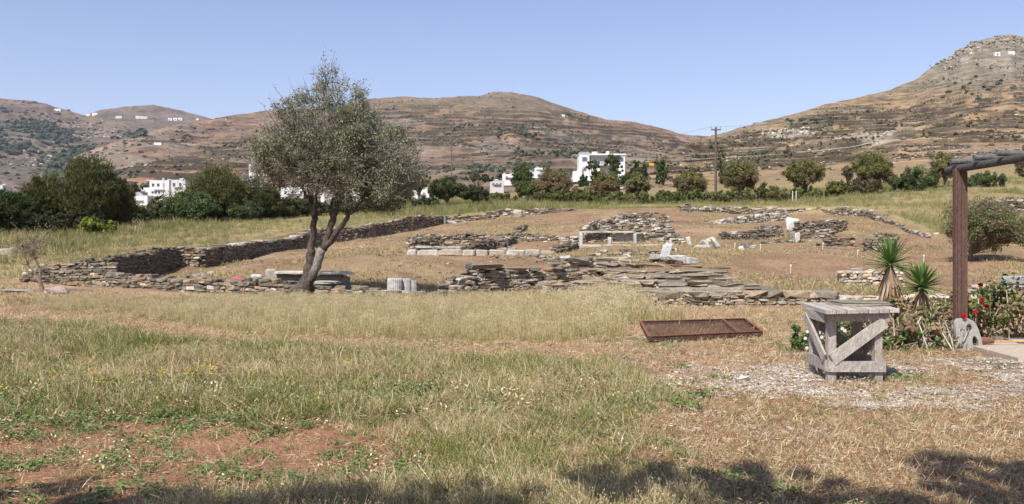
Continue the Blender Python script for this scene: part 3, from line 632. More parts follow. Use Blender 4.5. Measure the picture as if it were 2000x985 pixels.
block('white_stone', 'single white stone on the gravel left of the work table', 1449, 10.75, (.10,.07,.055), C=(.70,.67,.62), jit=.18, cat='stone', sink=.0)
block('pink_stone', 'flat pinkish stone in the dry litter below the work table', 1702, 6.85, (.11,.07,.03), C=(.42,.27,.2), jit=.15, cat='stone', sink=.005)
# long marble bench on dark supports behind the leaning tree
be = empty('marble_bench', (*XY(620, 30), g1(*XY(620, 30)))); tag(be, 'long pale marble slab bench on dark stone just behind the leaning tree', 'bench'); bo = np.array(be.location)
def bpart(name, cs, C, mat):
    mb = MB()
    for (u, d, s, z, rz) in cs:
        x, y = XY(u, d); stones(mb, [(x, y, z)], [s], np.array([[[math.cos(rz), math.sin(rz), 0], [-math.sin(rz), math.cos(rz), 0], [0, 0, 1]]]), [C], .03)
    return mb.build(name, mat, be, off=bo)
bpart('slab', [(575, 30.0, (1.2, .9, .09), .745, 0)], (.55,.52,.46), M_marble); bpart('slab', [(646, 30.0, (1.4, .9, .10), .73, 0)], (.52,.49,.43), M_marble)
bpart('support', [(562, 30.2, (.9,.6,.68), .35, 0), (590, 30.2, (.5,.6,.66), .34, 0), (648, 30.2, (1.1,.6,.62), .34, 0)], (.25,.22,.18), M_stone)
block('flat_slab', 'lower pale slab lying at the foot of the long marble bench', 640, 29.6, (.85,.4,.1), C=(.5,.48,.44), dz=.36)
# fluted column pieces
def flute(label, u, d, r, h, rz, C, tiltv=0):
    mb = MB(); n = 80; a = np.arange(n) * 2 * math.pi / n; rr = r * (1 - .085 * np.abs(np.sin(a * 10)) ** .6 * -1 - .085); zs = np.array([0, .04, h * .5, h - .04, h]) 
    pr = [.97, 1, 1, 1, .96]; V = np.concatenate([np.stack([rr * k * np.cos(a), rr * k * np.sin(a), np.full(n, z) + rng.normal(0, .008, n)], 1) for k, z in zip(pr, zs)])
    i = np.arange(4)[:, None] * n; j = np.arange(n)[None]; k = (j + 1) % n
    Q = np.stack([i + j, i + k, i + n + k, i + n + j], -1).reshape(-1, 4); mb.add(V, [Q, (np.arange(n) + 4 * n)[None]], C)
    o = mb.build('fluted_column', M_marble); x, y = XY(u, d); o.location = (x, y, g1(x, y) - .02); o.rotation_euler = (0, tiltv, rz); tag(o, label, 'column drum')
flute('widest fluted grey marble column drum, left of the trio', 771, 28.6, .245, .60, .3, (.48,.46,.43)); flute('middle fluted marble column drum of the trio', 794, 28.8, .15, .58, .1, (.5,.48,.46)); flute('smallest fluted marble column drum at the right of the trio', 807, 28.9, .13, .52, .6, (.46,.44,.42))
# red cloths lying over stones
for (u, d, s, lab) in ((463, 32.6, (.62,.5), 'faded red cloth patch on stones, upper of two'), (480, 31.8, (.75,.4), 'faded red cloth patch on stones, lower of two')):
    x, y = XY(u, d); n = 14; g = np.linspace(-.5, .5, n); X, Y = np.meshgrid(g * s[0], g * s[1]); Z = .2 * np.cos(X / s[0] * 2.6) - .30 * (Y + s[1] / 2 < .22) * (.22 - Y - s[1] / 2) + .05 * fbm(X * 9, Y * 9, int(u) % 50)
    idx = np.arange(n * n).reshape(n, n); Q = np.stack([idx[:-1, :-1], idx[:-1, 1:], idx[1:, 1:], idx[1:, :-1]], -1).reshape(-1, 4)
    o = mobj('red_cloth', np.stack([X.ravel(), Y.ravel(), Z.ravel()], 1), Q, M_paint, C=(.42,.12,.11), smooth=True); o.location = (x, y, g1(x, y) + .15)
    md = o.modifiers.new('s', 'SOLIDIFY'); md.thickness = .01; tag(o, lab, 'cloth')
# marker stakes
for u, d, lab in ((1435,47,'thin white marker stake left of the two near the dark cube'),(1485,46,'thin white marker stake below the low stone line'),(1320,43,'thin white marker stake above the fallen marble'),(1607,47,'thin white marker stake before the half buried wall'),(1675,41.5,'thin white marker stake on the right bare slope'),(1544,36,'thin white marker stake lowest on the bare slope'),(1804,41.5,'thin white marker stake left of the red post')):
    x, y = XY(u, d); z = g1(x, y); mb = MB(); tube(mb, [(0, 0, -.05), (.01, 0, .32)], .018, (.62,.6,.56), 6); box(mb, (.01, 0, .33), (.07, .02, .06), (.65,.63,.6)); o = mb.build('marker_stake', M_paint); o.location = (x, y, z); tag(o, lab, 'marker stake', 'marker stakes in the excavation')
# loose stones lying about the dig
mb = MB(); N = 1000; u = rng.uniform(420, 1840, N * 4); d = rng.uniform(27, 74, N * 4); x, y = XY(u, d); k = (sdf(x, y) < -.8) & (fbm(x * .25, y * .25, 50) + .25 * sst(35, 60, y) + .12 * (np.abs(u - 1320) < 260) > .56); x, y = x[k][:N], y[k][:N]; n = len(x)
S = rng.uniform(.03, .12, n)[:, None] * np.array([1.3, 1, .55]); A = np.array([[[math.cos(t), math.sin(t), 0], [-math.sin(t), math.cos(t), 0], [0, 0, 1]] for t in rng.uniform(0, 6, n)])
stones(mb, np.stack([x, y, gz(x, y) + .02], 1), S, A, pal(n, .22), .2); tag(mb.build('loose_stones', M_stone), 'small loose stones scattered over the bare excavated ground', 'stones', kind='stuff')
# fallen walls and terrace walls on the lower right hill and the fields
def hz_wall(name, label, pts, h=.9, white=.1, tone=1, cat='terrace wall', group=None, capw=None, th=.7):
    """wall standing on the right hill along (u, v) points: follows the hill surface"""
    VV, ri, K, us, v, fr, S = HILLS['hill_right']; B = []
    for (u, vv) in pts:
        j = int(np.clip(np.searchsorted(us, u), 0, len(us) - 1)); pv = HZ - (VV[:, j, 2] - CZ) * F / VV[:, j, 1]; i = int(np.argmin(np.abs(pv - vv))); B.append(VV[i, j])
    mb = MB()
    for i in range(len(B) - 1):
        a, b = B[i].copy(), B[i + 1].copy(); ln = np.linalg.norm(b - a); e = (b - a) / ln; L_, ax = basis(a, b); n = int(ln / .75)
        for c in range(max(1, int(h / .3))):
            C_ = a + e * (np.arange(n)[:, None] + rng.uniform(0, .5)) * .75 + np.array([0, 0, .12 + c * .3]); C_ = C_ + rng.normal(0, .06, C_.shape)
            stones(mb, C_, np.tile((.8, th, .32), (n, 1)) * rng.uniform(.7, 1.1, (n, 3)), np.repeat(ax[None], n, 0), pal(n, white, SCHIST, (.55,.5,.42)) * tone, .12)
        if capw is not None:
            C_ = a + e * np.arange(0, ln, 1.2)[:, None] + np.array([0, 0, h + .08]); n = len(C_); stones(mb, C_, np.tile((1.3, th * 1.1, .2), (n, 1)), np.repeat(ax[None], n, 0), np.tile(capw, (n, 1)) * rng.uniform(.85, 1.1, (n, 1)), .06)
    return tag(mb.build(name, M_stone), label, cat, group)
hz_wall('terrace_wall', 'long pale capped road wall climbing the lower right hill', [(1312,319),(1400,313),(1500,307),(1560,304),(1620,297),(1660,292),(1700,283)], h=.9, capw=(.52,.47,.38))
hz_wall('terrace_wall', 'upper pale capped wall left above the capped road wall', [(1310,309),(1380,303),(1450,298),(1500,294)], h=.5, capw=(.45,.41,.33))
for pts, lab in (([(1700,292),(1760,287),(1850,285),(1900,289)],'terrace wall continuing right from the end of the capped road wall'),([(1450,326),(1520,322),(1590,322),(1640,318)],'rubble terrace wall just above the round trees in the middle'),
                 ([(1650,300),(1720,298),(1780,298),(1830,292),(1900,290)],'rubble terrace wall running to the right above the rightmost round trees'),([(1740,309),(1830,306),(1900,303),(2000,300)],'lowest rubble terrace wall on the right above the green hedge'),
                 ([(1130,352),(1200,348),(1260,343),(1330,337),(1390,333)],'speckled field wall below the large white house'),([(1040,362),(1090,358),(1125,355)],'short field wall left of the large white house'),
                 ([(1700,222),(1800,214),(1900,208),(2000,203)],'dark terrace wall high on the right hill'),([(1640,246),(1730,241),(1800,236),(1880,236)],'dark terrace wall halfway up the right hill'),([(1830,254),(1900,250),(1960,240),(2000,238)],'thick dark terrace wall at the right edge of the hill'),
                 ([(1590,216),(1680,208),(1740,203)],'short terrace wall below the skyline of the right hill'),([(1840,270),(1920,268),(2000,262)],'terrace wall low at the right edge of the hill')):
    hz_wall('terrace_wall', lab, pts, h=1.1, white=.14, tone=.75)
wall(DRYW, 'scattered white and dark rubble bank at the far right beyond the red post', [(1905,72,390),(1960,70,389),(2020,68,386),(2150,68,386)], th=1.2, white=.25, H=(.1,.22), L=(.25,.6), rag=.5, tone=.8)
# ------------------------------------------------------------------ foliage helpers
def rvec(n):
    v = rng.normal(0, 1, (n, 3)); return v / np.linalg.norm(v, axis=1)[:, None]
def leaves(mb, C, Ln, Wd, T, N, col):            # rhombic leaves: T axis direction, N approx normal
    n = len(C); T = T / (np.linalg.norm(T, axis=1)[:, None] + 1e-9); B = np.cross(N, T); B /= np.linalg.norm(B, axis=1)[:, None] + 1e-9
    Ln = np.broadcast_to(Ln, n)[:, None]; Wd = np.broadcast_to(Wd, n)[:, None]
    V = np.stack([C - T * Ln / 2, C + B * Wd / 2 + T * Ln * .05, C + T * Ln / 2, C - B * Wd / 2 + T * Ln * .05], 1)
    mb.add(V.reshape(-1, 3), (np.arange(n * 4).reshape(n, 4)), np.repeat(col, 4, axis=0))
def crown(ells, n, L, Wd, pal_, up=.2, ncl=None, clr=.26, shell=.55, brown=None, brown_lo=0, spray=0):
    """ells: (x,y,z,rx,ry,rz) ; returns MB of leaves"""
    mb = MB(); E = np.array(ells, float); vol = E[:, 3] * E[:, 4] * E[:, 5]; pal_ = np.array(pal_)
    ncl = ncl or max(30, n // 60); ei = rng.choice(len(E), ncl, p=vol**.67 / (vol**.67).sum()); dr = rvec(ncl); rad = rng.uniform(shell, 1.0, ncl)**.6
    cc = E[ei, :3] + dr * rad[:, None] * E[ei, 3:]; cr = E[ei, 3:].min(1) * clr * rng.uniform(.6, 1.3, ncl)
    cw = rng.uniform(.4, 1, ncl); k = rng.choice(ncl, n, p=cw / cw.sum()); p = rvec(n) * rng.uniform(.1, 1, n)[:, None]**.5
    c = cc[k] + p * cr[k][:, None]; out = dr[k] * .8 + p * .8 + rng.normal(0, .6, (n, 3)) + [0, 0, up]
    ccol = pal_[rng.integers(0, len(pal_), ncl)] * rng.uniform(.75, 1.25, (ncl, 1))
    if brown is not None:
        z0, z1 = (E[:, 2] - E[:, 5]).min(), (E[:, 2] + E[:, 5]).max(); t = (cc[:, 2] - z0) / (z1 - z0)
        m = rng.random(ncl) < sst(brown_lo + .35, brown_lo - .25, t) * .95; ccol[m] = np.array(brown) * rng.uniform(.75, 1.25, (m.sum(), 1))
    col = ccol[k] * rng.uniform(.7, 1.35, (n, 1))
    if spray: T = dr[k] * .7 + np.array([0, 0, .9]) * spray + rng.normal(0, .45, (n, 3)); N = rvec(n)
    else: T = rvec(n); N = out
    leaves(mb, c, L * rng.uniform(.6, 1.4, n), Wd * rng.uniform(.6, 1.4, n), T, N, col); return mb
def branchy(mb, base, tips, r0, C, n=6, bend=.15, split=.35):
    base = np.array(base, float)
    for tp in tips:
        tp = np.array(tp, float); m = 6; t = np.linspace(0, 1, m)[:, None]; pth = base + (tp - base) * t; pth[:, 2] = base[2] + (tp[2] - base[2]) * t[:, 0]**.8
        wob = rng.normal(0, bend, (m, 3)) * np.linalg.norm(tp - base) * .25; wob[0] = 0; pth = pth + wob * np.sin(t * 3)
        tube(mb, pth, r0 * (1 - t[:, 0] * .85) * split**.3, C, n)
GREEN_TAM = [(.145,.155,.048),(.175,.17,.055),(.11,.125,.038),(.19,.165,.06)]
BROWN = (.19, .14, .07)
def bush_tree(name, label, u, d, wpx, vtop, vbot, n=3500, pal_=GREEN_TAM, brown=None, blo=.3, trunk=True, cat='tree', L=.17, Wd=.10, group=None, extra=None, spray=0, open_=0, depth=1.0, clr=.36, lean=0):
    x, y = XY(u, d); z0 = g1(x, y); zt_ = zt(vtop, d); H_ = zt_ - z0; zb = max(z0 + .05, zt(vbot, d)) if trunk else z0 - .1; W = wpx * d / F / 2
    root = empty(name, (x, y, z0)); tag(root, label, cat, group)
    cz = (zt_ + zb) / 2 - z0; rz = (zt_ - zb) / 2
    el = [(lean * W, 0, cz, W * .93, W * .88 * depth, rz * .98), (lean * W, 0, cz - rz * .2, W * .95, W * .88 * depth, rz * .7)]
    for k in range(7):
        a = k * .9 + rng.uniform(0, .5); el.append((lean * W + math.cos(a) * W * .5, math.sin(a) * W * .5 * depth, cz + rng.uniform(-.45, .1) * rz, W * rng.uniform(.42, .56), W * .45 * depth, rz * rng.uniform(.5, .66)))
    for k in range(3): el.append((lean * W + rng.uniform(-.35, .35) * W, rng.uniform(-.3, .3) * W, cz + rz * rng.uniform(.3, .55), W * .35, W * .3, rz * .42))
    if extra: el += extra
    crown(el, int(n * 3.6), L, Wd, pal_, brown=brown, brown_lo=blo, spray=spray, clr=clr, shell=.3, ncl=max(60, n // 28)).build('crown', M_leaf, root)
    mb = MB(); C = (.13, .10, .075); hb = max(.15, zb - z0)
    if trunk: tube(mb, [(0, 0, -.2), (.02, 0, hb * .6), (.03, .02, hb + rz * .3)], np.array([.05, .04, .035]) * H_ * .75, C, 8)
    tips = [(lean * W + math.cos(a) * W * .55, math.sin(a) * W * .5, cz + rz * rng.uniform(-.3, .5)) for a in np.linspace(0, 6.28, 8)[:7]]
    branchy(mb, (0, 0, hb * .5), tips, .028 * H_, C); mb.build('trunk', M_bark, root); return root
# the row of rounded trees
TG = 'rounded trees in a row along the field edge'
bush_tree('round_tree', 'brown rounded tree in the row, nearest the small white village houses', 1080, 100, 78, 327, 388, 5000, brown=BROWN, blo=.75, group=TG)
bush_tree('round_tree', 'brownish rounded tree directly below the right side of the large white house', 1184, 101, 58, 333, 388, 4200, brown=BROWN, blo=.6, group=TG)
bush_tree('round_tree', 'small dome shaped green tree in the row right of the large white house', 1245, 102, 52, 338, 380, 3800, brown=BROWN, blo=.3, group=TG)
bush_tree('round_tree', 'rounded olive and brown tree just left of the tall utility pole', 1348, 103, 70, 328, 382, 4500, brown=BROWN, blo=.45, group=TG)
bush_tree('round_tree', 'rounded tree immediately right of the tall utility pole', 1446, 103, 82, 311, 372, 5000, brown=BROWN, blo=.4, group=TG)
bush_tree('round_tree', 'mushroom shaped tree with visible forked trunk in the row', 1570, 103, 86, 312, 363, 5000, brown=BROWN, blo=.25, group=TG)
bush_tree('round_tree', 'largest rounded tree of the row, towards the right', 1704, 106, 84, 298, 360, 5000, brown=BROWN, blo=.2, group=TG)
bush_tree('round_tree', 'leaning rounded tree last in the row before the red post', 1845, 106, 62, 296, 350, 4000, brown=BROWN, blo=.3, group=TG, lean=.1)
bush_tree('thin_tree', 'thin rusty brown shrubby tree left of the largest rounded tree', 1657, 106, 26, 322, 352, 700, [BROWN,(.1,.09,.05)], cat='tree')
GB = [(.10,.13,.035),(.12,.15,.042),(.075,.105,.03)]
def bush(label, u, d, w_, vt, n=1600, p=GB, name='bush', **k):
    p = [tuple(np.array(c) * rng.uniform(.8, 1.25) * [rng.uniform(.9, 1.35), 1, 1]) for c in p] + ([(.15,.125,.06)] if rng.random() < .45 and p is GB else [])
    return bush_tree(name, label, u, d, w_ * (1.25 if 95 < d < 107 else 1), vt - (5 if 95 < d < 107 else 0), 999, int(n * 1.5), p, trunk=False, cat='bush', L=k.pop('L', .2), Wd=k.pop('Wd', .11), **k)
bush('dark bush under the brown tree nearest the village', 1085, 99, 95, 372, 2600)
bush('tall green bush between the two brown rounded trees', 1135, 101, 46, 371, 1800)
bush('dark bush at the foot of the second brown rounded tree', 1195, 99, 70, 378, 1800)
bush('bush at the foot of the small dome shaped tree', 1240, 99.5, 80, 379, 1900)
bush('low green bush left of the tree beside the utility pole', 1305, 101, 50, 370, 1400)
bush('dark bush at the foot of the tree left of the utility pole', 1355, 101, 60, 376, 1600)
bush('low bush at the base of the tall utility pole', 1398, 100, 34, 376, 900)
bush('dark bush under the tree right of the utility pole', 1440, 100, 50, 371, 1300)
bush('bright green bush between the utility pole tree and the mushroom tree', 1505, 102, 60, 364, 1700)
bush('dark bush under the mushroom shaped tree', 1580, 102, 70, 366, 1300)
bush('small bush right of the mushroom shaped tree', 1635, 103, 32, 350, 900)
bush('brown scrubby bush under the largest rounded tree', 1690, 104, 66, 352, 1300, [(.12,.09,.05),(.09,.09,.04)])
bush('long green fig hedge between the last two rounded trees', 1785, 104, 84, 332, 3200, [(.085,.13,.045),(.07,.11,.035)])
bush('low green hedge right of the red post', 1920, 106, 78, 341, 2200, [(.085,.13,.045),(.07,.11,.035)])
bush_tree('round_tree', 'dark tree cut by the right edge of the picture', 2005, 112, 46, 287, 350, 2600, brown=BROWN, blo=.2)
# trees in the middle left of the row
bush_tree('broad_tree', 'tall light green tree beside the small white village houses', 1018, 112, 46, 316, 372, 3200, [(.10,.13,.045),(.085,.115,.04)], cat='tree')
bush_tree('broad_tree', 'dark lower tree in front of the light green one', 1030, 102, 52, 350, 385, 2800, GB, cat='tree')
bush('low green bushes left of the dark lower tree', 975, 104, 66, 381, 1500)
bush_tree('broad_tree', 'dark round tree right of the leaning tree crown', 873, 98, 84, 346, 390, 5500, [(.06,.075,.025),(.08,.085,.03)], brown=BROWN, blo=.0, cat='tree')
bush_tree('broad_tree', 'very dark tree at the right end of the clump by the short utility pole', 925, 97, 66, 362, 392, 4200, [(.045,.06,.022),(.06,.075,.028)], cat='tree')
bush('low dark bush below the leaning tree crown at its right', 833, 95, 64, 382, 1800, [(.05,.07,.025)])
bush_tree('broad_tree', 'pale green tree behind the right edge of the leaning tree crown', 818, 130, 50, 336, 372, 1800, [(.085,.11,.045)], cat='tree')
bush_tree('broad_tree', 'greyish tree group behind the short utility pole', 935, 190, 70, 340, 356, 1600, [(.075,.085,.045)], cat='tree', L=.4, Wd=.2)
# big dark trees at the left
DKT = [(.095,.105,.034),(.125,.12,.04),(.075,.085,.028),(.145,.125,.05)]
bush_tree('dark_juniper', 'tallest spiky dark evergreen at the left with feathery top', 178, 66, 104, 306, 440, 13000, DKT, trunk=True, L=.34, Wd=.055, spray=1.0, extra=[(-.9,0,4.6,.9,.7,.8),(.2,0,4.2,1.2,1,.8)], cat='tree', brown=(.10,.075,.04), blo=0, clr=.36)
bush_tree('dark_juniper', 'dark spiky evergreen right of the tallest one', 232, 68, 66, 342, 442, 8000, DKT, L=.32, Wd=.055, spray=.8, cat='tree', clr=.36)
bush_tree('dark_juniper', 'broad dark evergreen left of the tallest one', 92, 67, 92, 342, 440, 9000, DKT, L=.34, Wd=.055, spray=.8, cat='tree', clr=.36)
bush_tree('dark_juniper', 'green spreading evergreen at the left picture edge', 15, 64, 110, 372, 445, 8000, [(.05,.085,.022),(.06,.07,.02),(.075,.095,.03)], L=.38, Wd=.055, spray=.25, cat='tree', clr=.36)
bush_tree('dark_juniper', 'dark evergreen outside the left picture edge', -110, 66, 130, 350, 445, 6000, DKT, L=.34, Wd=.055, spray=.5, cat='tree')
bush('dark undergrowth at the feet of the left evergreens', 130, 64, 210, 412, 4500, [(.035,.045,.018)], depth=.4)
bush('bright yellow green bush with a thin stem under the evergreens', 178, 60, 46, 420, 900, [(.16,.22,.03),(.12,.18,.03)], L=.13, Wd=.09)
bush('bright yellow green bush beside the first one', 218, 60.5, 22, 424, 400, [(.17,.2,.03)], L=.13, Wd=.09)
bush_tree('pine_tree', 'big round pine with olive needles left of the leaning tree', 428, 78, 118, 324, 430, 14000, [(.12,.13,.04),(.15,.14,.05),(.09,.105,.035)], L=.26, Wd=.06, spray=.6, cat='tree', brown=(.13,.09,.045), blo=.05)
bush('fresh green bush in front of the big round pine', 372, 75, 120, 372, 5200, [(.09,.13,.045),(.075,.115,.04)], L=.17, Wd=.09)
bush('green bush at the left foot of the big round pine', 316, 76, 60, 380, 2600, [(.075,.105,.04),(.09,.11,.05)], L=.17, Wd=.09)
bush('dull green bush between the evergreens and the pine', 272, 74, 52, 400, 2000, [(.05,.065,.025)], L=.17, Wd=.09)
bush('lower right green bush of the pine group', 478, 76, 66, 392, 2600, [(.075,.10,.038)], L=.17, Wd=.09)
bush_tree('pine_tree', 'dark rounded pine just left of the leaning tree trunk', 515, 79, 90, 362, 432, 7500, [(.06,.075,.026),(.085,.085,.032)], L=.24, Wd=.06, spray=.4, cat='tree', brown=(.12,.085,.045), blo=.1)
bush('grey green bush seen between the trunks of the leaning tree', 590, 84, 110, 383, 3200, [(.075,.085,.045),(.06,.08,.035)])
bush('green bush behind the forked trunk of the leaning tree', 680, 88, 90, 382, 2600, [(.06,.085,.03)])
bush('dull bush filling the gap left of the leaning tree trunk', 556, 82, 60, 386, 2000)
bush('green bush below the right side of the leaning tree crown', 755, 91, 84, 392, 2600, [(.06,.085,.03)])
bush('bushes behind the big pine, pale and far', 478, 160, 100, 340, 2400, [(.075,.085,.05)], L=.35, Wd=.2)
bush_tree('broad_tree', 'small tree beside the boxy village houses at the left', 262, 300, 26, 358, 376, 500, [(.05,.06,.035)], cat='tree', L=.6, Wd=.35)
# shrub and trees near the large white house and the right hillside
bush_tree('broad_tree', 'round olive tree right in front of the large white house', 1197, 232, 34, 302, 326, 1500, [(.075,.09,.03),(.09,.095,.035)], cat='tree', L=.4, Wd=.2)
bush_tree('broad_tree', 'spreading tree at the terrace of the large white house', 1160, 234, 34, 315, 330, 1100, [(.085,.11,.04)], cat='tree', L=.4, Wd=.2)
for u, w_, vt, lab in ((1168,34,325,'green garden bush below the terrace of the large white house'),(1203,44,316,'dense green garden bush below the right wing of the large white house'),(1245,52,309,'long green garden hedge right of the large white house'),(1293,34,307,'green hedge right of the orange sign'),(1140,22,341,'small green shrub at the stair of the large white house')):
    bush(lab, u, 228, w_, vt, 1500, [(.07,.11,.035),(.06,.095,.03)], L=.45, Wd=.25, depth=.5)
bush('green shrub on the lower slope by the fence posts', 1410, 215, 22, 286, 500, [(.06,.09,.035)], L=.4, Wd=.22)
# shrub at right behind the red post with bare grey-red twigs
def twiggy(name, label, u, d, W, H_, C1, n, seed, cat='shrub', off=0):
    x, y = XY(u, d); z = g1(x, y); root = empty(name, (x, y, z)); tag(root, label, cat)
    el = [(off, 0, H_ * .6, W * .8, W * .7, H_ * .36)] + [(off + rng.uniform(-.6, .6) * W, rng.uniform(-.5, .5) * W, H_ * rng.uniform(.35, .75), W * .4, W * .4, H_ * .22) for _ in range(7)]
    crown(el, n, .10, .05, C1, shell=.2, clr=.4).build('crown', M_leaf, root)
    mb = MB(); tube(mb, [(0,0,-.1),(.03,0,.25),(0,.02,.5)], [.13,.10,.08], (.1,.075,.06), 8)
    for k in range(150):
        e = np.array(el[rng.integers(0, len(el))]); tp = e[:3] + rvec(1)[0] * e[3:] * rng.uniform(.6, 1); branchy(mb, (0, 0, .3), [tp], .016, (.20,.15,.125), 3, .2)
    mb.build('trunk', M_bark, root); return root
twiggy('round_shrub', 'twiggy round bush with sparse leaves behind the red post', 1895, 41, 2.25, 3.0, [(.11,.135,.045),(.17,.14,.075),(.14,.15,.06),(.20,.15,.09)], 26000, 1, off=.55)
# bare sapling at left
def sapling():
    u, d = 81, 31.2; x, y = XY(u, d); z = g1(x, y); root = empty('sapling', (x, y, z)); tag(root, 'small nearly bare sapling at the left in front of the low wall', 'sapling')
    mb = MB(); p = lambda uu, vv, dy=0: ((uu - u) * d / F, dy, zt(vv, d) - z); C = (.22, .16, .12)
    tube(mb, [p(84,574), p(80,555), p(75,543)], [.085,.07,.06], C, 8); tube(mb, [p(75,543), p(66,530), p(54,518), p(45,495,.1), p(38,470,.2)], [.05,.04,.03,.02,.01], C, 6)
    tube(mb, [p(78,548), p(79,530), p(72,512), p(66,490,-.1), p(64,462)], [.055,.045,.035,.02,.01], C, 6); tube(mb, [p(72,512), p(60,500), p(48,484,.2), p(36,478)], [.03,.022,.016,.008], C, 5)
    tips = []
    for k in range(120):
        b = [p(54,518), p(45,495,.1), p(66,490,-.1), p(72,505), p(60,500), p(48,484,.2), p(66,475)][rng.integers(0, 7)]
        t = np.array(b) + np.array([rng.normal(0, .35), rng.normal(0, .35), abs(rng.normal(.25, .25))]); tube(mb, [b, (np.array(b) + t) / 2 + rng.normal(0, .03, 3), t], [.010, .007, .004], (.27,.21,.16), 3); tips.append(t)
    mb.build('trunk', M_bark, root); tips = np.array(tips); lf = MB(); c = np.repeat(tips, 5, 0) + rng.normal(0, .10, (len(tips) * 5, 3)); leaves(lf, c, .07, .035, rvec(len(c)), rvec(len(c)), np.array([(.24,.19,.11),(.13,.15,.06),(.32,.27,.17)])[rng.integers(0, 3, len(c))])
    lf.build('crown', M_leaf, root)
sapling()

# ------------------------------------------------------------------ the leaning tree
def main_tree():
    d = 28.2; u0 = 590; x0, y0 = XY(u0, d); z0 = g1(x0, y0); s = d / F; root = empty('leaning_tree', (x0, y0, z0))
    tag(root, 'large leaning forked tree with silvery leaves and bare twigs left of centre', 'tree')
    p = lambda u, v, dy=0: np.array([(u - u0) * s, dy, CZ - (v - HZ) * s - z0])
    C = (.088, .070, .056); CL = (.27, .245, .215)
    nodes = []; 
    limbs = [([(581,592),(588,574),(596,556),(602,535),(606,515),(607,495)], [.38,.30,.25,.20,.165,.15], 0, 0),                              # left stem
             ([(607,499),(608,470),(612,445),(613,420),(606,395),(602,365),(600,335),(604,300)], [.15,.12,.12,.115,.10,.085,.06,.03], .15, 0),
             ([(613,425),(616,400),(622,375),(630,345),(640,300)], [.08,.065,.05,.035,.02], -.3, 0),
             ([(594,574),(601,556),(612,535),(622,510),(631,487)], [.20,.20,.185,.165,.15], -.12, 1),                               # right stem, pale at the bend
             ([(630,490),(640,462),(648,435),(656,405),(662,375),(672,340),(678,300),(672,250)], [.14,.125,.12,.105,.09,.07,.045,.02], .1, 0),
             ([(630,488),(650,470),(665,448),(682,425),(694,410),(720,405),(750,408),(772,398)], [.12,.11,.10,.09,.075,.055,.035,.015], -.35, 0),
             ([(690,413),(705,390),(715,370),(740,345),(765,320)], [.075,.055,.05,.035,.02], .4, 0),
             ([(650,430),(640,410),(645,395),(652,370),(640,345)], [.05,.045,.04,.03,.02], .4, 0),
             ([(660,400),(680,380),(700,350),(715,320)], [.07,.05,.04,.02], -.4, 0), ([(606,395),(590,370),(570,345),(545,320)], [.06,.05,.035,.02], .3, 0), ([(607,330),(620,290),(628,240),(632,180)], [.045,.035,.025,.012], 0, 0),
             ([(672,345),(690,300),(700,250)], [.05,.035,.02], .4, 0)]
    tk = MB(); lb = MB()
    for i, (pts, rad, dy, pale) in enumerate(limbs):
        n = len(pts); m = n * 3; t = np.linspace(0, n - 1, m); A = np.array([p(u, v, dy * min(1, k / 3) if i != 3 else dy * .5) for k, (u, v) in enumerate(pts)])
        if i in (1, 2): A[0, 1] = 0
        Q = np.stack([np.interp(t, range(n), A[:, c]) for c in range(3)], 1); rr = np.interp(t, range(n), rad); Q[1:-1] += rng.normal(0, .018, Q[1:-1].shape); rr = rr * (.86 if i not in (0,) else .95)
        col = np.tile(C, (m * 10, 1)) * rng.uniform(.8, 1.2, (m * 10, 1))
        if pale: f = np.repeat(sst(m * .35, m * .65, np.arange(m)) * .75, 10)[:, None]; col = col * (1 - f) + np.array(CL) * f
        tube(tk if i in (0, 3) else lb, Q, rr * (1 + rng.normal(0, .06, m)), col, 10); nodes += [(q, 1) for q in Q[m // 2:]] if i not in (0, 3) else []
    # space colonisation inside the crown
    ell = [(640,255,88,88,1.35),(580,298,84,74,1.2),(685,300,98,88,1.3),(768,322,60,76,1.15),(752,365,62,48,1.1),(715,365,85,42,1.1),(640,178,42,52,.6),(533,312,46,50,.85),(575,235,42,48,.8),(695,222,42,52,.9),(610,350,70,38,1.0)]
    V = np.array([a[2] * a[3] * a[4] for a in ell]); att = []
    k = rng.choice(len(ell), 3400, p=V / V.sum())
    for i in k:
        e = ell[i]; q = rvec(1)[0] * rng.random()**.33; att.append(p(e[0] + q[0] * e[2], e[1] - q[2] * e[3], 0) + [0, q[1] * e[4] * 1.25, 0])
    att = np.array(att); N = [n_[0] for n_ in nodes]; par = [-1] * len(N); step = .17; alive = np.ones(len(att), bool)
    near = np.full(len(att), 1e9); ni = np.zeros(len(att), int); NA = np.array(N)
    for q in range(len(NA)):
        dd = ((att - NA[q])**2).sum(1); m = dd < near; near[m] = dd[m]; ni[m] = q
    for it in range(60):
        act = alive & (near < 3.2)
        if not act.any(): break
        idx = ni[act]; vec = att[act] - np.array(N)[idx]; vec /= np.linalg.norm(vec, axis=1)[:, None] + 1e-6
        acc = {}
        for a, b in zip(idx, vec): acc[a] = acc.get(a, 0) + b
        new = []
        for a, b in acc.items():
            b = b / (np.linalg.norm(b) + 1e-6) + rng.normal(0, .25, 3); b /= np.linalg.norm(b); new.append((a, N[a] + b * step))
        for a, q in new:
            par.append(a); N.append(q); j = len(N) - 1; dd = ((att - q)**2).sum(1); m = dd < near; near[m] = dd[m]; ni[m] = j
        alive &= near > .12**2
        if len(N) > 7000: break
    NA = np.array(N); rad = np.full(len(N), .0); kids = np.zeros(len(N), int)
    for j in range(len(N) - 1, -1, -1):
        rad[j] = max(rad[j], 1e-9)**(1 / 2.3) if rad[j] > 0 else .0065
        if par[j] >= 0: rad[par[j]] += rad[j]**2.3; kids[par[j]] += 1
    rad = np.minimum(rad, .06); TW = MB()
    jj = [j for j in range(len(N)) if par[j] >= 0]
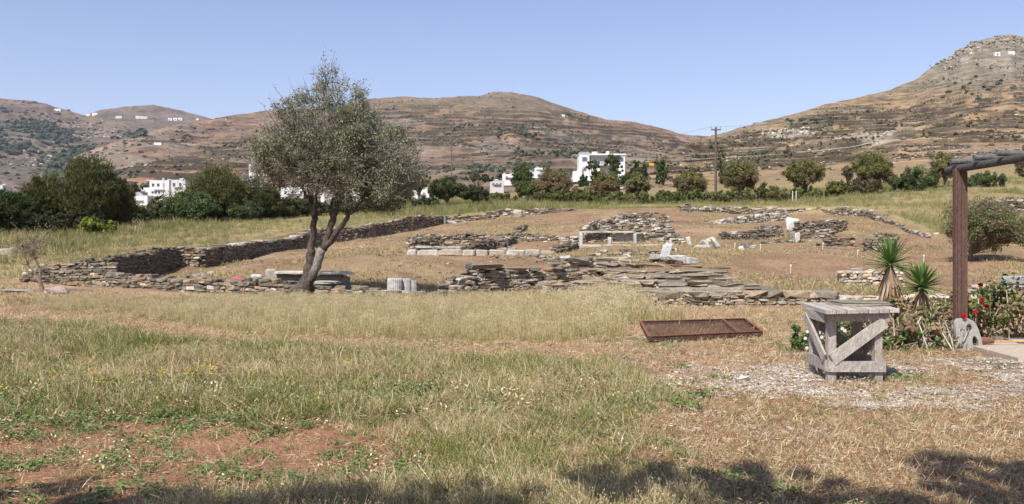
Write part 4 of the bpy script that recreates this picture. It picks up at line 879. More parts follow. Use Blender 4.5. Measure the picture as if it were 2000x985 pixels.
    a = NA[[par[j] for j in jj]]; b = NA[jj]; ra = np.minimum(rad[[par[j] for j in jj]], rad[jj] * 1.5); rb = rad[jj]
    def prism(A, B, ra, rb, col):
        T = B - A; T /= np.linalg.norm(T, axis=1)[:, None] + 1e-9; S = np.cross(T, rvec(len(A))); S /= np.linalg.norm(S, axis=1)[:, None] + 1e-9; U = np.cross(T, S); n = len(A); an = np.arange(3) * 2.094
        w_ = np.cos(an)[None, :, None] * S[:, None] + np.sin(an)[None, :, None] * U[:, None]
        VV = np.concatenate([A[:, None] + w_ * ra[:, None, None], B[:, None] + w_ * rb[:, None, None]], 1).reshape(-1, 3); f = np.array([[0,1,4,3],[1,2,5,4],[2,0,3,5]])
        TW.add(VV, (f[None] + (np.arange(n) * 6)[:, None, None]).reshape(-1, 4), np.repeat(col, 6, 0))
    prism(a, b, ra, rb, np.tile((.17,.15,.12), (len(a), 1)) * rng.uniform(.7, 1.3, (len(a), 1)))
    tips = NA[[j for j in range(len(N)) if par[j] >= 0]]
    # fine bare twigs
    ctr = p(650, 300); nt_ = 9000; A = tips[rng.integers(0, len(tips), nt_)]; dr = (A - ctr) / np.linalg.norm(A - ctr, axis=1)[:, None] * .5 + rng.normal(0, .55, (nt_, 3)) + [0, 0, .35]; dr /= np.linalg.norm(dr, axis=1)[:, None]
    Ln = rng.uniform(.12, .42, (nt_, 1)); B = A + dr * Ln; prism(A, B, np.full(nt_, .0055), np.full(nt_, .003), np.array([(.29,.26,.21),(.21,.18,.145),(.36,.33,.28)])[rng.integers(0, 3, nt_)])
    # emergent shoots on the top
    sh = []
    for (u, v, u1, v1, r_) in ((632,180,628,95,.1),(636,185,660,103,.1),(645,190,650,120,.1),(625,185,640,140,.1),(575,230,538,168,.05),(590,220,560,150,0),(605,210,595,150,0),(560,240,520,180,0),(545,250,518,205,0),(690,210,717,148,.1),(670,200,676,150,.08),(700,215,725,170,.02),(770,290,795,243,.05),(790,300,812,262,.05),(585,225,600,175,.06),(655,190,672,160,.1),(610,200,618,160,.06)):
        A0 = p(u, v, rng.normal(0, .25)); B0 = p(u1, v1, rng.normal(0, .3)); t = np.linspace(0, 1, 7)[:, None]; Q = A0 + (B0 - A0) * t + rng.normal(0, .02, (7, 3)); prism(Q[:-1], Q[1:], np.linspace(.018, .006, 6), np.linspace(.016, .004, 6), np.tile((.25,.2,.16), (6, 1)))
        if r_:
            for q in range(int(150 * r_ * 10 ** .5)): f = rng.uniform(.15, 1); sh.append(A0 + (B0 - A0) * f + rng.normal(0, .085, 3))
    TW.build('twigs', M_bark, root); lb.build('limb', M_bark, root, smooth=True); tk.build('trunk', M_bark, root, smooth=True)
    LV = MB(); n = 150000; base = tips[rng.integers(0, len(tips), n)]; 
    fz = fbm(base[:, 0] * 1.1 + 9, base[:, 2] * 1.1, 55, 3); f2 = fbm(base[:, 0] * 2.4 + base[:, 1] * 1.3, base[:, 2] * 2.4 - base[:, 1], 58, 3); keep = rng.random(n) < (.35 + .9 * sst(.38, .6, fz)) * (.2 + .95 * sst(.40, .56, f2)); base = base[keep]; fz = fz[keep]; n = len(base)
    c = base + rng.normal(0, .085, (n, 3)); sh = np.array(sh); c = np.vstack([c, sh]); n2 = len(c)
    g = fbm(c[:, 0] * .9, c[:, 2] * .9 + 4, 57, 3); right = sst(-.2, 2.0, c[:, 0]); lowz = sst(5.2, 3.6, c[:, 2])
    P0 = np.array([(.20,.215,.12),(.27,.28,.19),(.11,.14,.045),(.09,.13,.036),(.19,.15,.105),(.40,.38,.32)])
    r_ = rng.random(n2) + (g - .5) * .8 + .16 * right - .25 * lowz; sel = np.where(r_ < .05, 4, np.where(r_ < .32, 0, np.where(r_ < .5, 1, np.where(r_ < .92, 2, 3)))); sel[rng.random(n2) < .11] = 5
    sel[(rng.random(n2) < (lowz * .35 + .22 * sst(1.0, -.8, c[:, 0]) * sst(6.6, 5.2, c[:, 2])))] = 4
    leaves(LV, c, rng.uniform(.045, .085, n2), rng.uniform(.028, .05, n2), rvec(n2) + [0, 0, .2], rvec(n2) + [0, 0, .6], P0[sel] * 1.12 * rng.uniform(.75, 1.25, (n2, 1)))
    LV.build('crown', M_leaf, root)
main_tree()

# ------------------------------------------------------------------ trees standing behind the camera: they throw the shade on the near grass
def shade_tree(label, x, y, el, n):
    root = empty('shade_tree', (x, y, 0)); tag(root, label, 'tree'); E = [(a - x, b - y, c, r1, r2, r3) for a, b, c, r1, r2, r3 in el]
    crown(E, n, .12, .07, [(.07,.10,.03),(.09,.12,.04)], shell=.1, clr=.35).build('crown', M_leaf, root)
    mb = MB(); tube(mb, [(0,0,-.2),(.05,.1,1.5),(.0,.2,2.8)], [.2,.16,.13], (.16,.13,.1), 10); branchy(mb, (0,.2,2.6), [e[:3] for e in E], .09, (.16,.13,.1)); mb.build('trunk', M_bark, root)
_k = 1 / math.tan(R(SUN_EL))
def sh(x, y, h): return (x + math.sin(R(SUN_AZ)) * _k * h, y + math.cos(R(SUN_AZ)) * _k * h)       # where a branch at height h stands to shade the ground at x, y
def blob(x, y, h, r): a, b = sh(x, y, h); return (a, b, h, r, r * .8, r * .45)
shade_tree('shade tree behind the viewer, left one', -3.6, -2.2, [blob(-3.2,5.35,4.6,.9), blob(-2.2,5.5,4.8,.75), blob(-1.0,5.45,4.8,.7), blob(.05,5.4,4.6,.6), (-3.6,-1.5,4.6,1.8,1.8,1.1), (-2.6,.6,4.8,1.6,1.4,.9), (-4.2,1.2,4.6,1.6,1.4,.9)], 24000)
shade_tree('shade tree behind the viewer, right one', 1.2, -2.6, [blob(1.25,6.3,4.7,.65), blob(.95,5.9,4.7,.7), blob(1.75,5.85,4.7,.6), blob(3.2,6.4,4.7,.65), blob(3.7,6.2,4.7,.75), blob(2.6,5.4,4.8,.5), blob(3.3,5.7,4.7,.7), (1.0,-1.5,4.6,1.8,1.8,1.1), (.2,1.2,4.8,1.2,1.2,.7), (2.4,1.6,4.8,1.2,1.2,.7)], 26000)

# ------------------------------------------------------------------ work table
WC = [(.38,.34,.30),(.35,.31,.27),(.42,.38,.33),(.31,.275,.24)]
def table():
    r = empty('work_table', (4.12, 11.03, g1(4.12, 11.03))); tag(r, 'weathered grey wooden work table with diagonal braces standing on white gravel', 'table'); o = np.array(r.location)
    legs = [(3.84,10.68),(4.40,10.68),(3.88,11.40),(4.44,11.40)]
    for i, (x, y) in enumerate(legs):
        mb = MB(); box(mb, (x, y, .41), (.095, .085, .88), WC[i % 4], jit=.003); mb.build('leg', M_wood, r, off=o)
    def pl(n, a, b, wd, th, C, up): mb = MB(); plank(mb, a, b, wd, th, C, up, jit=.003); return mb.build(n, M_wood, r, off=o)
    F_, B_ = 10.62, 11.455
    pl('lower_rail', (3.775, F_, .2), (4.47, F_, .2), .03, .13, WC[0], (0, 0, 1)); pl('lower_rail', (3.82, B_+.005, .2), (4.51, B_+.005, .2), .03, .13, WC[3], (0, 0, 1))
    pl('lower_rail', (3.773, F_+.02, .21), (3.813, B_, .21), .03, .13, WC[1], (0, 0, 1)); pl('lower_rail', (4.47, F_+.02, .21), (4.51, B_-.02, .21), .03, .13, WC[1], (0, 0, 1))
    pl('apron', (3.77, F_, .795), (4.52, F_, .795), .03, .10, WC[1], (0, 0, 1)); pl('apron', (3.82, B_+.005, .795), (4.52, B_+.005, .795), .03, .10, WC[1], (0, 0, 1)); pl('apron', (3.762, F_+.02, .785), (3.80, B_, .785), .03, .12, WC[0], (0, 0, 1)); pl('apron', (4.47, F_+.03, .795), (4.51, B_-.02, .795), .03, .1, WC[1], (0, 0, 1))
    pl('brace', (3.83, F_-.012, .285), (4.46, F_-.012, .735), .028, .14, WC[2], (0, 0, 1)); pl('brace', (3.76, F_+.05, .29), (3.79, B_-.02, .74), .028, .12, WC[0], (0, 0, 1))
    pl('brace', (4.50, F_+.1, .72), (4.53, B_-.05, .3), .028, .12, WC[3], (0, 0, 1)); pl('brace', (4.43, B_+.035, .3), (3.87, B_+.035, .72), .028, .12, WC[3], (0, 0, 1))
    # planks of the top, side by side from front to back edge
    A = np.array([3.69, 10.42]); B = np.array([4.64, 10.58]); C = np.array([4.84, 11.78]); D = np.array([3.86, 11.86]); n = 7
    for k in range(n):
        f0, f1 = k / n, (k + 1) / n - .012; mb = MB(); q = [A + (B - A) * f0, A + (B - A) * f1, D + (C - D) * f1, D + (C - D) * f0]; e = rng.uniform(-.035, .02, 4) if k else [0,0,0,0]
        dn = (D - A) / np.linalg.norm(D - A); q = [q[0] + dn * e[0] * -.6, q[1] + dn * e[0] * -.6, q[2] + dn * e[2], q[3] + dn * e[2]]; zz = .845 + rng.uniform(-.002, .004); th = .045
        V = [(x, y, zz) for x, y in q] + [(x, y, zz + th) for x, y in q]; mb.add(np.array(V), np.array([[3,2,1,0],[4,5,6,7],[0,1,5,4],[1,2,6,5],[2,3,7,6],[3,0,4,7]]), np.array(WC[k % 4]) * 1.18)
        mb.build('top_board', M_wood, r, off=o)
    # a warped panel resting on the top
    mb = MB(); c = np.array([4.42, 11.28, .912]); box(mb, c, (.66, .52, .024), (.26,.23,.18), rz=.06, jit=.008); box(mb, c + [-.02,-.03,.022], (.60,.40,.012), (.22,.195,.155), rz=.1, jit=.006); box(mb, c + [.02,.22,.024], (.7,.05,.02), (.30,.27,.22), rz=.06, jit=.004)
    o2 = mb.build('panel', M_wood, off=c); o2.location = c + np.array([0, 0, g1(4.12, 11.03)]); tag(o2, 'worn brown panel lying flat on top of the work table', 'panel')
table()

# ------------------------------------------------------------------ rusty mesh panel
def grate():
    A = np.array([(1268-1000)*14.9/F, 14.9]); B = np.array([(1489-1000)*15.85/F, 15.85]); D_ = np.array([(1251-1000)*17.9/F, 17.9]); Cc = np.array([(1455-1000)*18.6/F, 18.6])
    r = empty('mesh_panel', (*(A + B + Cc + D_) / 4, 0)); tag(r, 'rusty steel frame with wire mesh lying flat in the dry grass', 'metal frame'); o = np.array(r.location); z = .085; C = (.095, .052, .04)
    P3 = lambda q, zz=z: np.array([q[0], q[1], zz])
    for a, b, nm in ((A, B, 'frame_bar'), (B, Cc, 'frame_bar'), (Cc, D_, 'frame_bar'), (D_, A, 'frame_bar')):
        e = (b - a) / np.linalg.norm(b - a) * .02; mb = MB(); plank(mb, P3(a + e), P3(b - e), .03, .075, C); plank(mb, P3(a + e, z + .04) , P3(b - e, z + .04), .05, .012, (.20,.085,.055)); mb.build(nm, M_rust, r, off=o)
    mb = MB(); plank(mb, P3(A + (B - A) * .78, z + .035), P3(D_ + (Cc - D_) * .78, z + .035), .05, .02, (.17,.08,.06)); mb.build('cross_bar', M_rust, r, off=o)
    mb = MB(); n = 30
    for k in range(-17, n):
        for sg in (1, -1):
            pts = []
            for t in np.linspace(0, 1, 2):
                f = (k + t * 17) / n if sg > 0 else (k + 17 - t * 17) / n; pts.append((f, t))
            (f0, t0), (f1, t1) = pts
            def clip(f0, t0, f1, t1):
                for lim in (0, 1):
                    ins = lambda f: f >= 0 if lim == 0 else f <= 1
                    if not ins(f0) and not ins(f1): return None
                    if not ins(f0): q = (lim - f0) / (f1 - f0); f0, t0 = lim, t0 + (t1 - t0) * q
                    elif not ins(f1): q = (lim - f0) / (f1 - f0); f1, t1 = lim, t0 + (t1 - t0) * q
                return f0, t0, f1, t1
            c = clip(f0, t0, f1, t1)
            if c is None or abs(c[0] - c[2]) < .01: continue
            W = lambda f, t: P3((A + (B - A) * f) * (1 - t) + (D_ + (Cc - D_) * f) * t, z + .0 + .004 * sg)
            tube(mb, [W(c[0], c[1]), W(c[2], c[3])], .0045, (.13,.07,.052), 3)
    mb.build('wire_mesh', M_rust, r, off=o)
    mb = MB(); plank(mb, P3(A * .98 + D_ * .02, .03), P3(B * .98 + Cc * .02, .03), .04, .07, (.10,.05,.04)); mb.build('lower_bar', M_rust, r, off=o)
grate()

# ------------------------------------------------------------------ pergola: red post, beam, round rafters
def pergola():
    r = empty('pergola', (7.14, 14.1, 0)); tag(r, 'pergola corner with a red brown post, grey beam and round rafters at the right edge', 'pergola'); o = np.array(r.location)
    C = (.135,.08,.06)
    mb = MB(); box(mb, (7.13, 14.1, 1.62), (.15, .15, 2.5), (.125,.08,.063)); box(mb, (7.13, 14.015, 1.62), (.06, .03, 2.5), (.115,.068,.052)); box(mb, (7.045, 14.1, 1.62), (.03, .1, 2.5), (.14,.075,.06)); mb.build('post', M_wood, r, off=o)
    mb = MB(); Dk = (.085,.08,.075); Dk2 = (.14,.135,.13)
    def log(a, b, rr, nm, C_): m_ = MB(); t = np.linspace(0, 1, 9)[:, None]; Q = np.array(a) + (np.array(b) - np.array(a)) * t; Q[1:-1] += rng.normal(0, .008, (7, 3)); tube(m_, Q, rr * (1 + rng.normal(0, .04, 9)), C_, 12); m_.build(nm, M_wood, r, off=o, smooth=False)
    log((7.10, 14.45, 2.875), (7.28, 3.0, 2.875), .062, 'beam', Dk)
    for k, y in enumerate(np.arange(14.1, 3.6, -.66)):
        log((6.98 + rng.uniform(-.03, .03), y, 2.985), (10.6, y + rng.uniform(-.1, .1), 2.985), .046, 'rafter', Dk2)
    m2 = MB(); box(m2, (7.28, 3.2, 1.4), (.17,.17,2.85), C); m2.build('post', M_wood, r, off=o)
    for yy in (14.1, 3.2):
        m3 = MB(); box(m3, (10.5, yy, 1.4), (.17,.17,2.85), C); m3.build('post', M_wood, r, off=o)
    log((10.5, 14.45, 2.875), (10.5, 3.0, 2.875), .062, 'beam', Dk)
    # pierced stone foot
    cu = bpy.data.curves.new('foot', 'CURVE'); cu.dimensions = '2D'; cu.fill_mode = 'BOTH'; cu.extrude = .035; cu.bevel_depth = .008
    def spl(pts):
        s = cu.splines.new('POLY'); s.points.add(len(pts) - 1); s.use_cyclic_u = True
        for q, (a, b) in zip(s.points, pts): q.co = (a, b, 0, 1)
    spl([(-.12,0),(.27,0),(.275,.06),(.25,.2),(.20,.36),(.13,.47),(.05,.505),(-.10,.50),(-.135,.46)]); spl([(.065 + .052 * math.cos(a), .36 + .075 * math.sin(a)) for a in np.linspace(0, 6.28, 17)[:-1]]); spl([(.165 + .052 * math.cos(a) - .02 * math.sin(a), .14 + .105 * math.sin(a)) for a in np.linspace(0, 6.28, 17)[:-1]])
    tmp = bpy.data.objects.new('tmp', cu); COL.objects.link(tmp); dg = bpy.context.evaluated_depsgraph_get(); me = bpy.data.meshes.new_from_object(tmp.evaluated_get(dg)); bpy.data.objects.remove(tmp)
    me.name = 'foot'; a = me.color_attributes.new('Col', 'FLOAT_COLOR', 'POINT'); a.data.foreach_set('color', np.tile((.34,.33,.31,1), (len(me.vertices), 1)).ravel().astype(np.float32)); me.materials.clear(); me.materials.append(M_concrete)
    f = bpy.data.objects.new('pierced_stone', me); COL.objects.link(f); f.rotation_euler = (R(90), 0, 0); f.location = (7.06, 13.86, 0); tag(f, 'grey pierced stone slab with two holes leaning at the foot of the red post', 'stone anchor')
pergola()
mb = MB(); A = [(7.22,14.15),(7.05,12.35),(8.4,11.2),(12,10.5),(12,15),(7.6,15.0)]; n = len(A); mb.add(np.array([(x, y, .0) for x, y in A] + [(x, y, .085) for x, y in A]), [np.array([[i, (i+1) % n, n + (i+1) % n, n + i] for i in range(n)]), np.array([[n + i for i in range(n)]])], (.44,.36,.28))
tag(mb.build('concrete_pad', M_concrete), 'concrete pad at the foot of the red post at the right edge', 'paved pad')
br = empty('broom', (7.3, 14.0, .1)); tag(br, 'broom with brown head and yellow handle lying on the concrete pad', 'broom')
mb = MB(); tube(mb, [(-.06,-.02,.045),(.02,-.02,.055),(.2,-.02,.055),(.29,-.02,.04)], [.035,.055,.055,.035], (.20,.10,.07), 10); mb.build('head', M_wood, br); mb = MB(); tube(mb, [(.29,-.02,.04),(1.9,-.12,.05)], .014, (.55,.36,.13), 8); mb.build('handle', M_wood, br)
mb = MB(); box(mb, (0,0,.035), (.13,.09,.07), (.22,.16,.14)); o = mb.build('brick_piece', M_stone); o.location = (8.0,14.6,.085); tag(o, 'small dark brick piece lying behind the broom handle', 'brick')

# ------------------------------------------------------------------ yuccas
def yucca(label, u, d, ub, vb, uc, vc, R_, nl, sk, tr, trc, upb=.25):
    x, y = XY(ub, d); r = empty('yucca', (x, y, 0)); tag(r, label, 'yucca'); c = np.array([(uc - ub) * d / F, 0, zt(vc, d)])
    tk = MB(); tube(tk, [np.array(q) for q in tr(c)], trc, (.22,.17,.13), 8); tk.build('trunk', M_bark, r)
    def sword(mb, base, dr, L, W, C, droop):
        m = 6; t = np.linspace(0, 1, m); S = np.cross(dr, (0, 0, 1)) + 1e-4; S /= np.linalg.norm(S); N_ = np.cross(S, dr)
        ctr = base + dr * L * t[:, None] + np.array([0, 0, -1]) * droop * L * (t**2)[:, None]; w_ = W * np.array([.7, 1, 1, .85, .55, .03])
        V = np.stack([ctr - S * w_[:, None] / 2, ctr - N_ * .18 * w_[:, None], ctr + S * w_[:, None] / 2], 1).reshape(-1, 3); i = np.arange(m - 1)[:, None] * 3 + np.arange(2)[None]
        Q = np.stack([i, i + 1, i + 4, i + 3], -1).reshape(-1, 4); mb.add(V, Q, C)
    lf = MB()
    for k in range(nl):
        f = (k + .5) / nl; el = R(80) - f * R(100) + rng.normal(0, .1); az = k * 2.399 + rng.normal(0, .2); dr = np.array([math.cos(az) * math.cos(el), math.sin(az) * math.cos(el), math.sin(el) + upb * .0])
        C = np.array([(.13,.22,.055),(.10,.18,.045),(.17,.25,.075)][rng.integers(0, 3)]); C = np.array((.28,.24,.12)) if f > .93 else C
        sword(lf, c + dr * .03 + [0, 0, .06 * (1 - f)], dr / np.linalg.norm(dr), R_ * rng.uniform(.8, 1.15), .05 * rng.uniform(.8, 1.2), C * rng.uniform(.8, 1.25), rng.uniform(.0, .12) + .14 * max(0, f - .5))
    lf.build('leaves', M_leaf, r); dk = MB()
    for k in range(int(sk[0])):
        az = rng.uniform(0, 6.28); b = c + np.array([math.cos(az) * .05, math.sin(az) * .05, -rng.uniform(0, sk[1] * .45)]); dr = np.array([math.cos(az) * .3, math.sin(az) * .3, -1.0]) + rng.normal(0, .08, 3)
        sword(dk, b, dr / np.linalg.norm(dr), sk[1] * rng.uniform(.45, .8), .05, np.array([(.40,.29,.19),(.33,.22,.14),(.46,.36,.26),(.24,.13,.09)][rng.integers(0, 4)]), 0)
    dk.build('dry_skirt', M_leaf, r)
yucca('tall thin yucca with a hanging dry skirt behind the right corner of the work table', 1758, 17.4, 1762, 640, 1738, 518, .56, 90, (170, 1.05), lambda c: [(.0,0,-.05),(-.05,0,.25),(-.12,0,.55),(c[0]*.9,0,c[2]-.25),c], [.05,.045,.05,.06,.06])
yucca('shorter full green yucca left of the red post', 1800, 17.0, 1798, 645, 1800, 563, .50, 110, (170, .8), lambda c: [(0,0,-.05),(.01,0,.4),c], [.12,.11,.08])

# ------------------------------------------------------------------ geraniums, low shrubs, daisies
def geranium(name, label, els, n, nst, flowers, pal_, cat='shrub', base=(0, 0, 0), L=.075, stc=(.30,.24,.17)):
    r = empty(name, base); tag(r, label, cat); mb = crown(els, n, L, L * .9, pal_, shell=.3, clr=.4, ncl=max(20, n // 35)); mb.build('leaves', M_leaf, r)
    st = MB()
    for k in range(nst):
        e = np.array(els[rng.integers(0, len(els))]); tp = e[:3] + rvec(1)[0] * e[3:] * rng.uniform(.6, 1.02); b = np.array([e[0] + rng.normal(0, .15), e[1] + rng.normal(0, .15), -.03]); mid = (b + tp) / 2 + rng.normal(0, .07, 3)
        tube(st, [b, mid, tp], [.012, .011, .008], np.array(stc) * rng.uniform(.7, 1.5), 5)
    st.build('stems', M_bark, r)
    for f in flowers:
        fm = MB(); c = np.array(f) + rvec(70) * .038 * rng.uniform(.4, 1, (70, 1)); leaves(fm, c, .035, .03, rvec(70), rvec(70) + [0, -.5, .6], np.tile((.62,.02,.025), (70, 1)) * rng.uniform(.7, 1.2, (70, 1))); fm.build('flower', M_leaf, r)
PG = [(.13,.165,.045),(.17,.19,.06),(.09,.12,.035),(.26,.21,.10),(.30,.22,.13),(.22,.15,.09)]
def q(u, v, d): x, y = XY(u, d); return (x - 8.6, y - 15.6, zt(v, d))
geranium('geranium', 'big geranium hedge with red flowers right of the red post', [(-.75,.0,.45,.55,.5,.45),(-.2,.2,.5,.6,.5,.5),(.5,.0,.55,.7,.55,.55),(1.3,.2,.55,.8,.6,.55),(2.2,.1,.5,.9,.6,.5),(-1.0,-.3,.25,.35,.35,.28)], 5200, 230, [q(1918,586,15.2),q(1894,587,15.3),q(1915,556,15.6),q(1926,598,15.2),q(1905,610,15.0)], PG, base=(8.6, 15.6, 0))
def q2(u, v, d): x, y = XY(u, d); return (x - 6.6, y - 14.3, zt(v, d))
geranium('geranium', 'sprawling low geranium with bare pale stems left of the red post', [(-.45,.2,.26,.5,.4,.28),(.0,.0,.3,.45,.4,.3),(.4,-.2,.26,.35,.35,.27),(-1.0,.4,.22,.45,.4,.22),(.35,.2,.4,.3,.3,.3)], 2300, 190, [q2(1889,616,13.9)], PG, base=(6.5, 14.2, 0), stc=(.38,.33,.26))
geranium('low_shrub', 'dry reddish weeds around the foot of the two yuccas', [(-.6,0,.3,.6,.5,.3),(.2,.1,.34,.6,.5,.32),(1.0,0,.3,.6,.5,.3)], 2600, 130, [], [(.17,.15,.06),(.12,.14,.045),(.25,.16,.10),(.3,.22,.13)], base=(7.2, 16.9, 0), L=.06, cat='weeds')
geranium('low_shrub', 'green weeds between the work table and the low geranium', [(-.7,0,.14,.6,.45,.16),(.2,.1,.16,.6,.45,.18),(.9,.2,.16,.5,.45,.18)], 2600, 60, [], [(.10,.16,.04),(.13,.18,.05)], base=(5.6, 13.9, 0), L=.05, cat='weeds')
def daisies():
    r = empty('daisy_plant', (4.75, 13.9, 0)); tag(r, 'daisy plant with white flowers seen behind the left legs of the work table', 'flowers'); els = [(-.15,0,.25,.35,.3,.25),(.5,0,.25,.4,.3,.22)]
    crown(els, 1500, .06, .03, [(.085,.14,.045),(.11,.16,.055)], shell=.3).build('leaves', M_leaf, r)
    for (u, v) in ((1577,648),(1573,661),(1583,660),(1588,672),(1600,650),(1605,659),(1645,642),(1650,646),(1576,680),(1610,640)):
        x = (u - 1000) * 13.6 / F - 4.75; z = zt(v, 13.6); fm = MB(); a = np.arange(12) * .5236; c = np.stack([x + .016 * np.cos(a), -.3 + .0 * a, z + .016 * np.sin(a)], 1); leaves(fm, c, .03, .012, np.stack([np.cos(a), 0 * a, np.sin(a)], 1), np.tile((0, -1., .3), (12, 1)), np.tile((.8,.78,.76), (12, 1))); fm.build('flower', M_leaf, r)
daisies()
# ------------------------------------------------------------------ buildings
WH = (.78,.77,.74); BLUE = (.10,.12,.20)
def hill_d(u, v, h='hill_right'):
    VV, ri, K, us, vv, fr, S = HILLS[h]; j = int(np.clip(np.searchsorted(us, u), 0, len(us) - 1)); pv = HZ - (VV[:, j, 2] - CZ) * F / VV[:, j, 1]; return VV[int(np.argmin(np.abs(pv - v))), j]
def house(name, label, u0, u1, v0, v1, d, dep=6, wins=(), doors=(), chim=(), C=WH, group=None, cat='house', extra=(), winC=BLUE, sinkz=2.0, rz=0):
    C = tuple(np.array(C) * (.84 if name == 'village_house' else 1))
    """u0..u1 x v0..v1: front face on the photograph; wins/doors in the same coordinates"""
    s = d / F; x0, x1 = (u0 - 1000) * s, (u1 - 1000) * s; zb, zt_ = zt(v1, d), zt(v0, d); cx = (x0 + x1) / 2
    r = empty(name, (cx, d, zb), rz); tag(r, label, cat, group); o = np.array([cx, d, zb])
    mb = MB(); box(mb, (cx - cx, dep / 2, (zt_ - zb - sinkz) / 2), (x1 - x0, dep, zt_ - zb + sinkz), C)
    for (a, b, c, e, dy, dp) in extra: box(mb, (((a + b) / 2 - 1000) * s - cx, dy + dp / 2, (zt(c, d) + zt(e, d)) / 2 - zb), ((b - a) * s, dp, (e - c) * s), C)
    mb.build('wall', M_white, r)
    mb = MB(); W_ = x1 - x0; hh = zt_ - zb
    for a, b, cc in ((0, .1, (W_, .2)), (0, dep - .1, (W_, .2))): box(mb, (a, b, hh + .15), (cc[0] + .04, cc[1], .32), C)
    for sx in (-1, 1): box(mb, (sx * (W_ / 2 - .08), dep / 2, hh + .15), (.2, dep - .42, .32), C)
    mb.build('parapet', M_white, r)
    for (a, b, c, e) in wins:
        m = MB(); w_, h_ = (b - a) * s, (e - c) * s; X_ = ((a + b) / 2 - 1000) * s - cx; Z_ = (zt(c, d) + zt(e, d)) / 2 - zb
        for sg in (-1, 1): box(m, (X_ + sg * w_ / 2, -.04, Z_), (.12, .1, h_ + .12), winC); box(m, (X_, -.04, Z_ + sg * h_ / 2), (w_ - .13, .1, .1), winC)
        wf = m.build('window', M_paint, r); m = MB(); box(m, (X_, -.012, Z_), (w_ - .1, .04, h_ - .08), (.07,.08,.10)); m.build('pane', M_paint, wf)
    for (a, b, c, e, cc) in doors:
        m = MB(); box(m, (((a + b) / 2 - 1000) * s - cx, -.03, (zt(c, d) + zt(e, d)) / 2 - zb), ((b - a) * s, .08, (e - c) * s), cc); m.build('door', M_paint, r)
    if name == 'village_house':
        m = MB(); tx = rng.uniform(-.3, .3) * W_; tube(m, [(tx - .6, dep * .6, hh + .75), (tx + .6, dep * .6, hh + .75)], .35, (.35,.36,.38), 8); box(m, (tx, dep * .6, hh + .2), (1.1, .5, .4), (.4,.38,.35)); m.build('water_tank', M_paint, r)
        m = MB(); box(m, (0, -.35, hh * .52), (W_ * .55, .7, .14), C); m.build('balcony', M_white, r)
    for (a, c, h_) in chim:
        m = MB(); box(m, ((a - 1000) * s - cx, dep * .4, hh + h_ / 2), (.6, .6, h_), C); box(m, ((a - 1000) * s - cx, dep * .4, hh + h_ + .1), (.8, .8, .16), C); m.build('chimney', M_white, r)
    return r
# the large white house: recessed upper terrace, flat roof slab, outside stair
def big_house():
    d = 240; s = d / F; X = lambda u: (u - 1000) * s; zb = zt(345, d); r = empty('white_house', (X(1175), d, zb)); tag(r, 'large two storey white house with blue shutters on the slope right of centre', 'house'); o = np.array(r.location)
    def bx(mb, u0, u1, v0, v1, y0, y1, C=WH): return box(mb, ((X(u0) + X(u1)) / 2, (y0 + y1) / 2, (zt(v0, d) + zt(v1, d)) / 2), ((u1 - u0) * s, y1 - y0, (v1 - v0) * s), C)
    mb = MB(); bx(mb, 1132, 1151, 300, 350, d, d + 9); bx(mb, 1151.2, 1208, 303, 356, d + 2.2, d + 9); bx(mb, 1208.2, 1221, 303, 352, d + .3, d + 9); bx(mb, 1151.2, 1172, 322.5, 352, d + .4, d + 2.15); bx(mb, 1120, 1131.8, 334, 356, d + .6, d + 5); mb.build('wall', M_white, r, off=o)
    mb = MB(); bx(mb, 1151.2, 1208, 300.5, 303, d - .2, d + 9.1); bx(mb, 1131, 1151, 298.6, 300, d - .2, d + 9.2); bx(mb, 1208.2, 1222.5, 300.5, 303, d, d + 9.2); mb.build('roof', M_white, r, off=o)
    mb = MB(); bx(mb, 1160, 1170, 293, 300.4, d + 5, d + 7); mb.build('roof_tank', M_white, r, off=o); mb = MB(); bx(mb, 1187, 1192, 293.5, 300.4, d + 3, d + 4); bx(mb, 1186, 1193, 296.5, 300.3, d + 4.1, d + 5.4); mb.build('chimney', M_white, r, off=o)
    for (u0, u1, v0, v1, y) in ((1136.5, 1147.5, 307, 315.5, d), (1139, 1145.5, 327, 334.5, d), (1186, 1205, 307, 316, d + 2.2), (1211, 1218, 307, 316, d + .3)):
        m = MB(); bx(m, u0, u0 + (u1 - u0) * .24, v0, v1, y - .07, y - .01, (.20,.22,.33)); bx(m, u1 - (u1 - u0) * .24, u1, v0, v1, y - .07, y - .01, (.20,.22,.33)); w_ = m.build('window', M_paint, r, off=o)
        m = MB(); bx(m, u0 + (u1 - u0) * .26, u1 - (u1 - u0) * .26, v0, v1, y - .04, y - .005, (.10,.12,.16)); m.build('pane', M_paint, w_, off=o)
    m = MB(); bx(m, 1152, 1156, 306, 322, d + 2.12, d + 2.18, (.25,.33,.26)); bx(m, 1160, 1183, 307, 321, d + 2.12, d + 2.18, (.45,.46,.45)); m.build('terrace_door', M_paint, r, off=o)
    m = MB()
    for k in range(16): bx(m, 1152 + k * 3.4, 1153.2 + k * 3.4, 317, 322, d + .35, d + .45)
    bx(m, 1151.5, 1207, 316, 317, d + .3, d + .5); bx(m, 1151.5, 1207, 322, 322.9, d + .2, d + 2.15); m.build('balustrade', M_white, r, off=o)
    m = MB()
    for k in range(9): bx(m, 1118 + k * 2.0, 1120 + k * 2.0, 343 - k * 2.2, 356, d - 1.3, d - .1)
    m.build('outside_stair', M_white, r, off=o); m = MB(); bx(m, 1154, 1170, 334, 336, d - .6, d + .35); 
    for k in range(5): bx(m, 1154 + k * 3.6, 1155.4 + k * 3.6, 336.1, 346, d - .6, d - .3)
    bx(m, 1124, 1172, 346.2, 354, d - .9, d - .2); m.build('porch', M_white, r, off=o)
big_house()
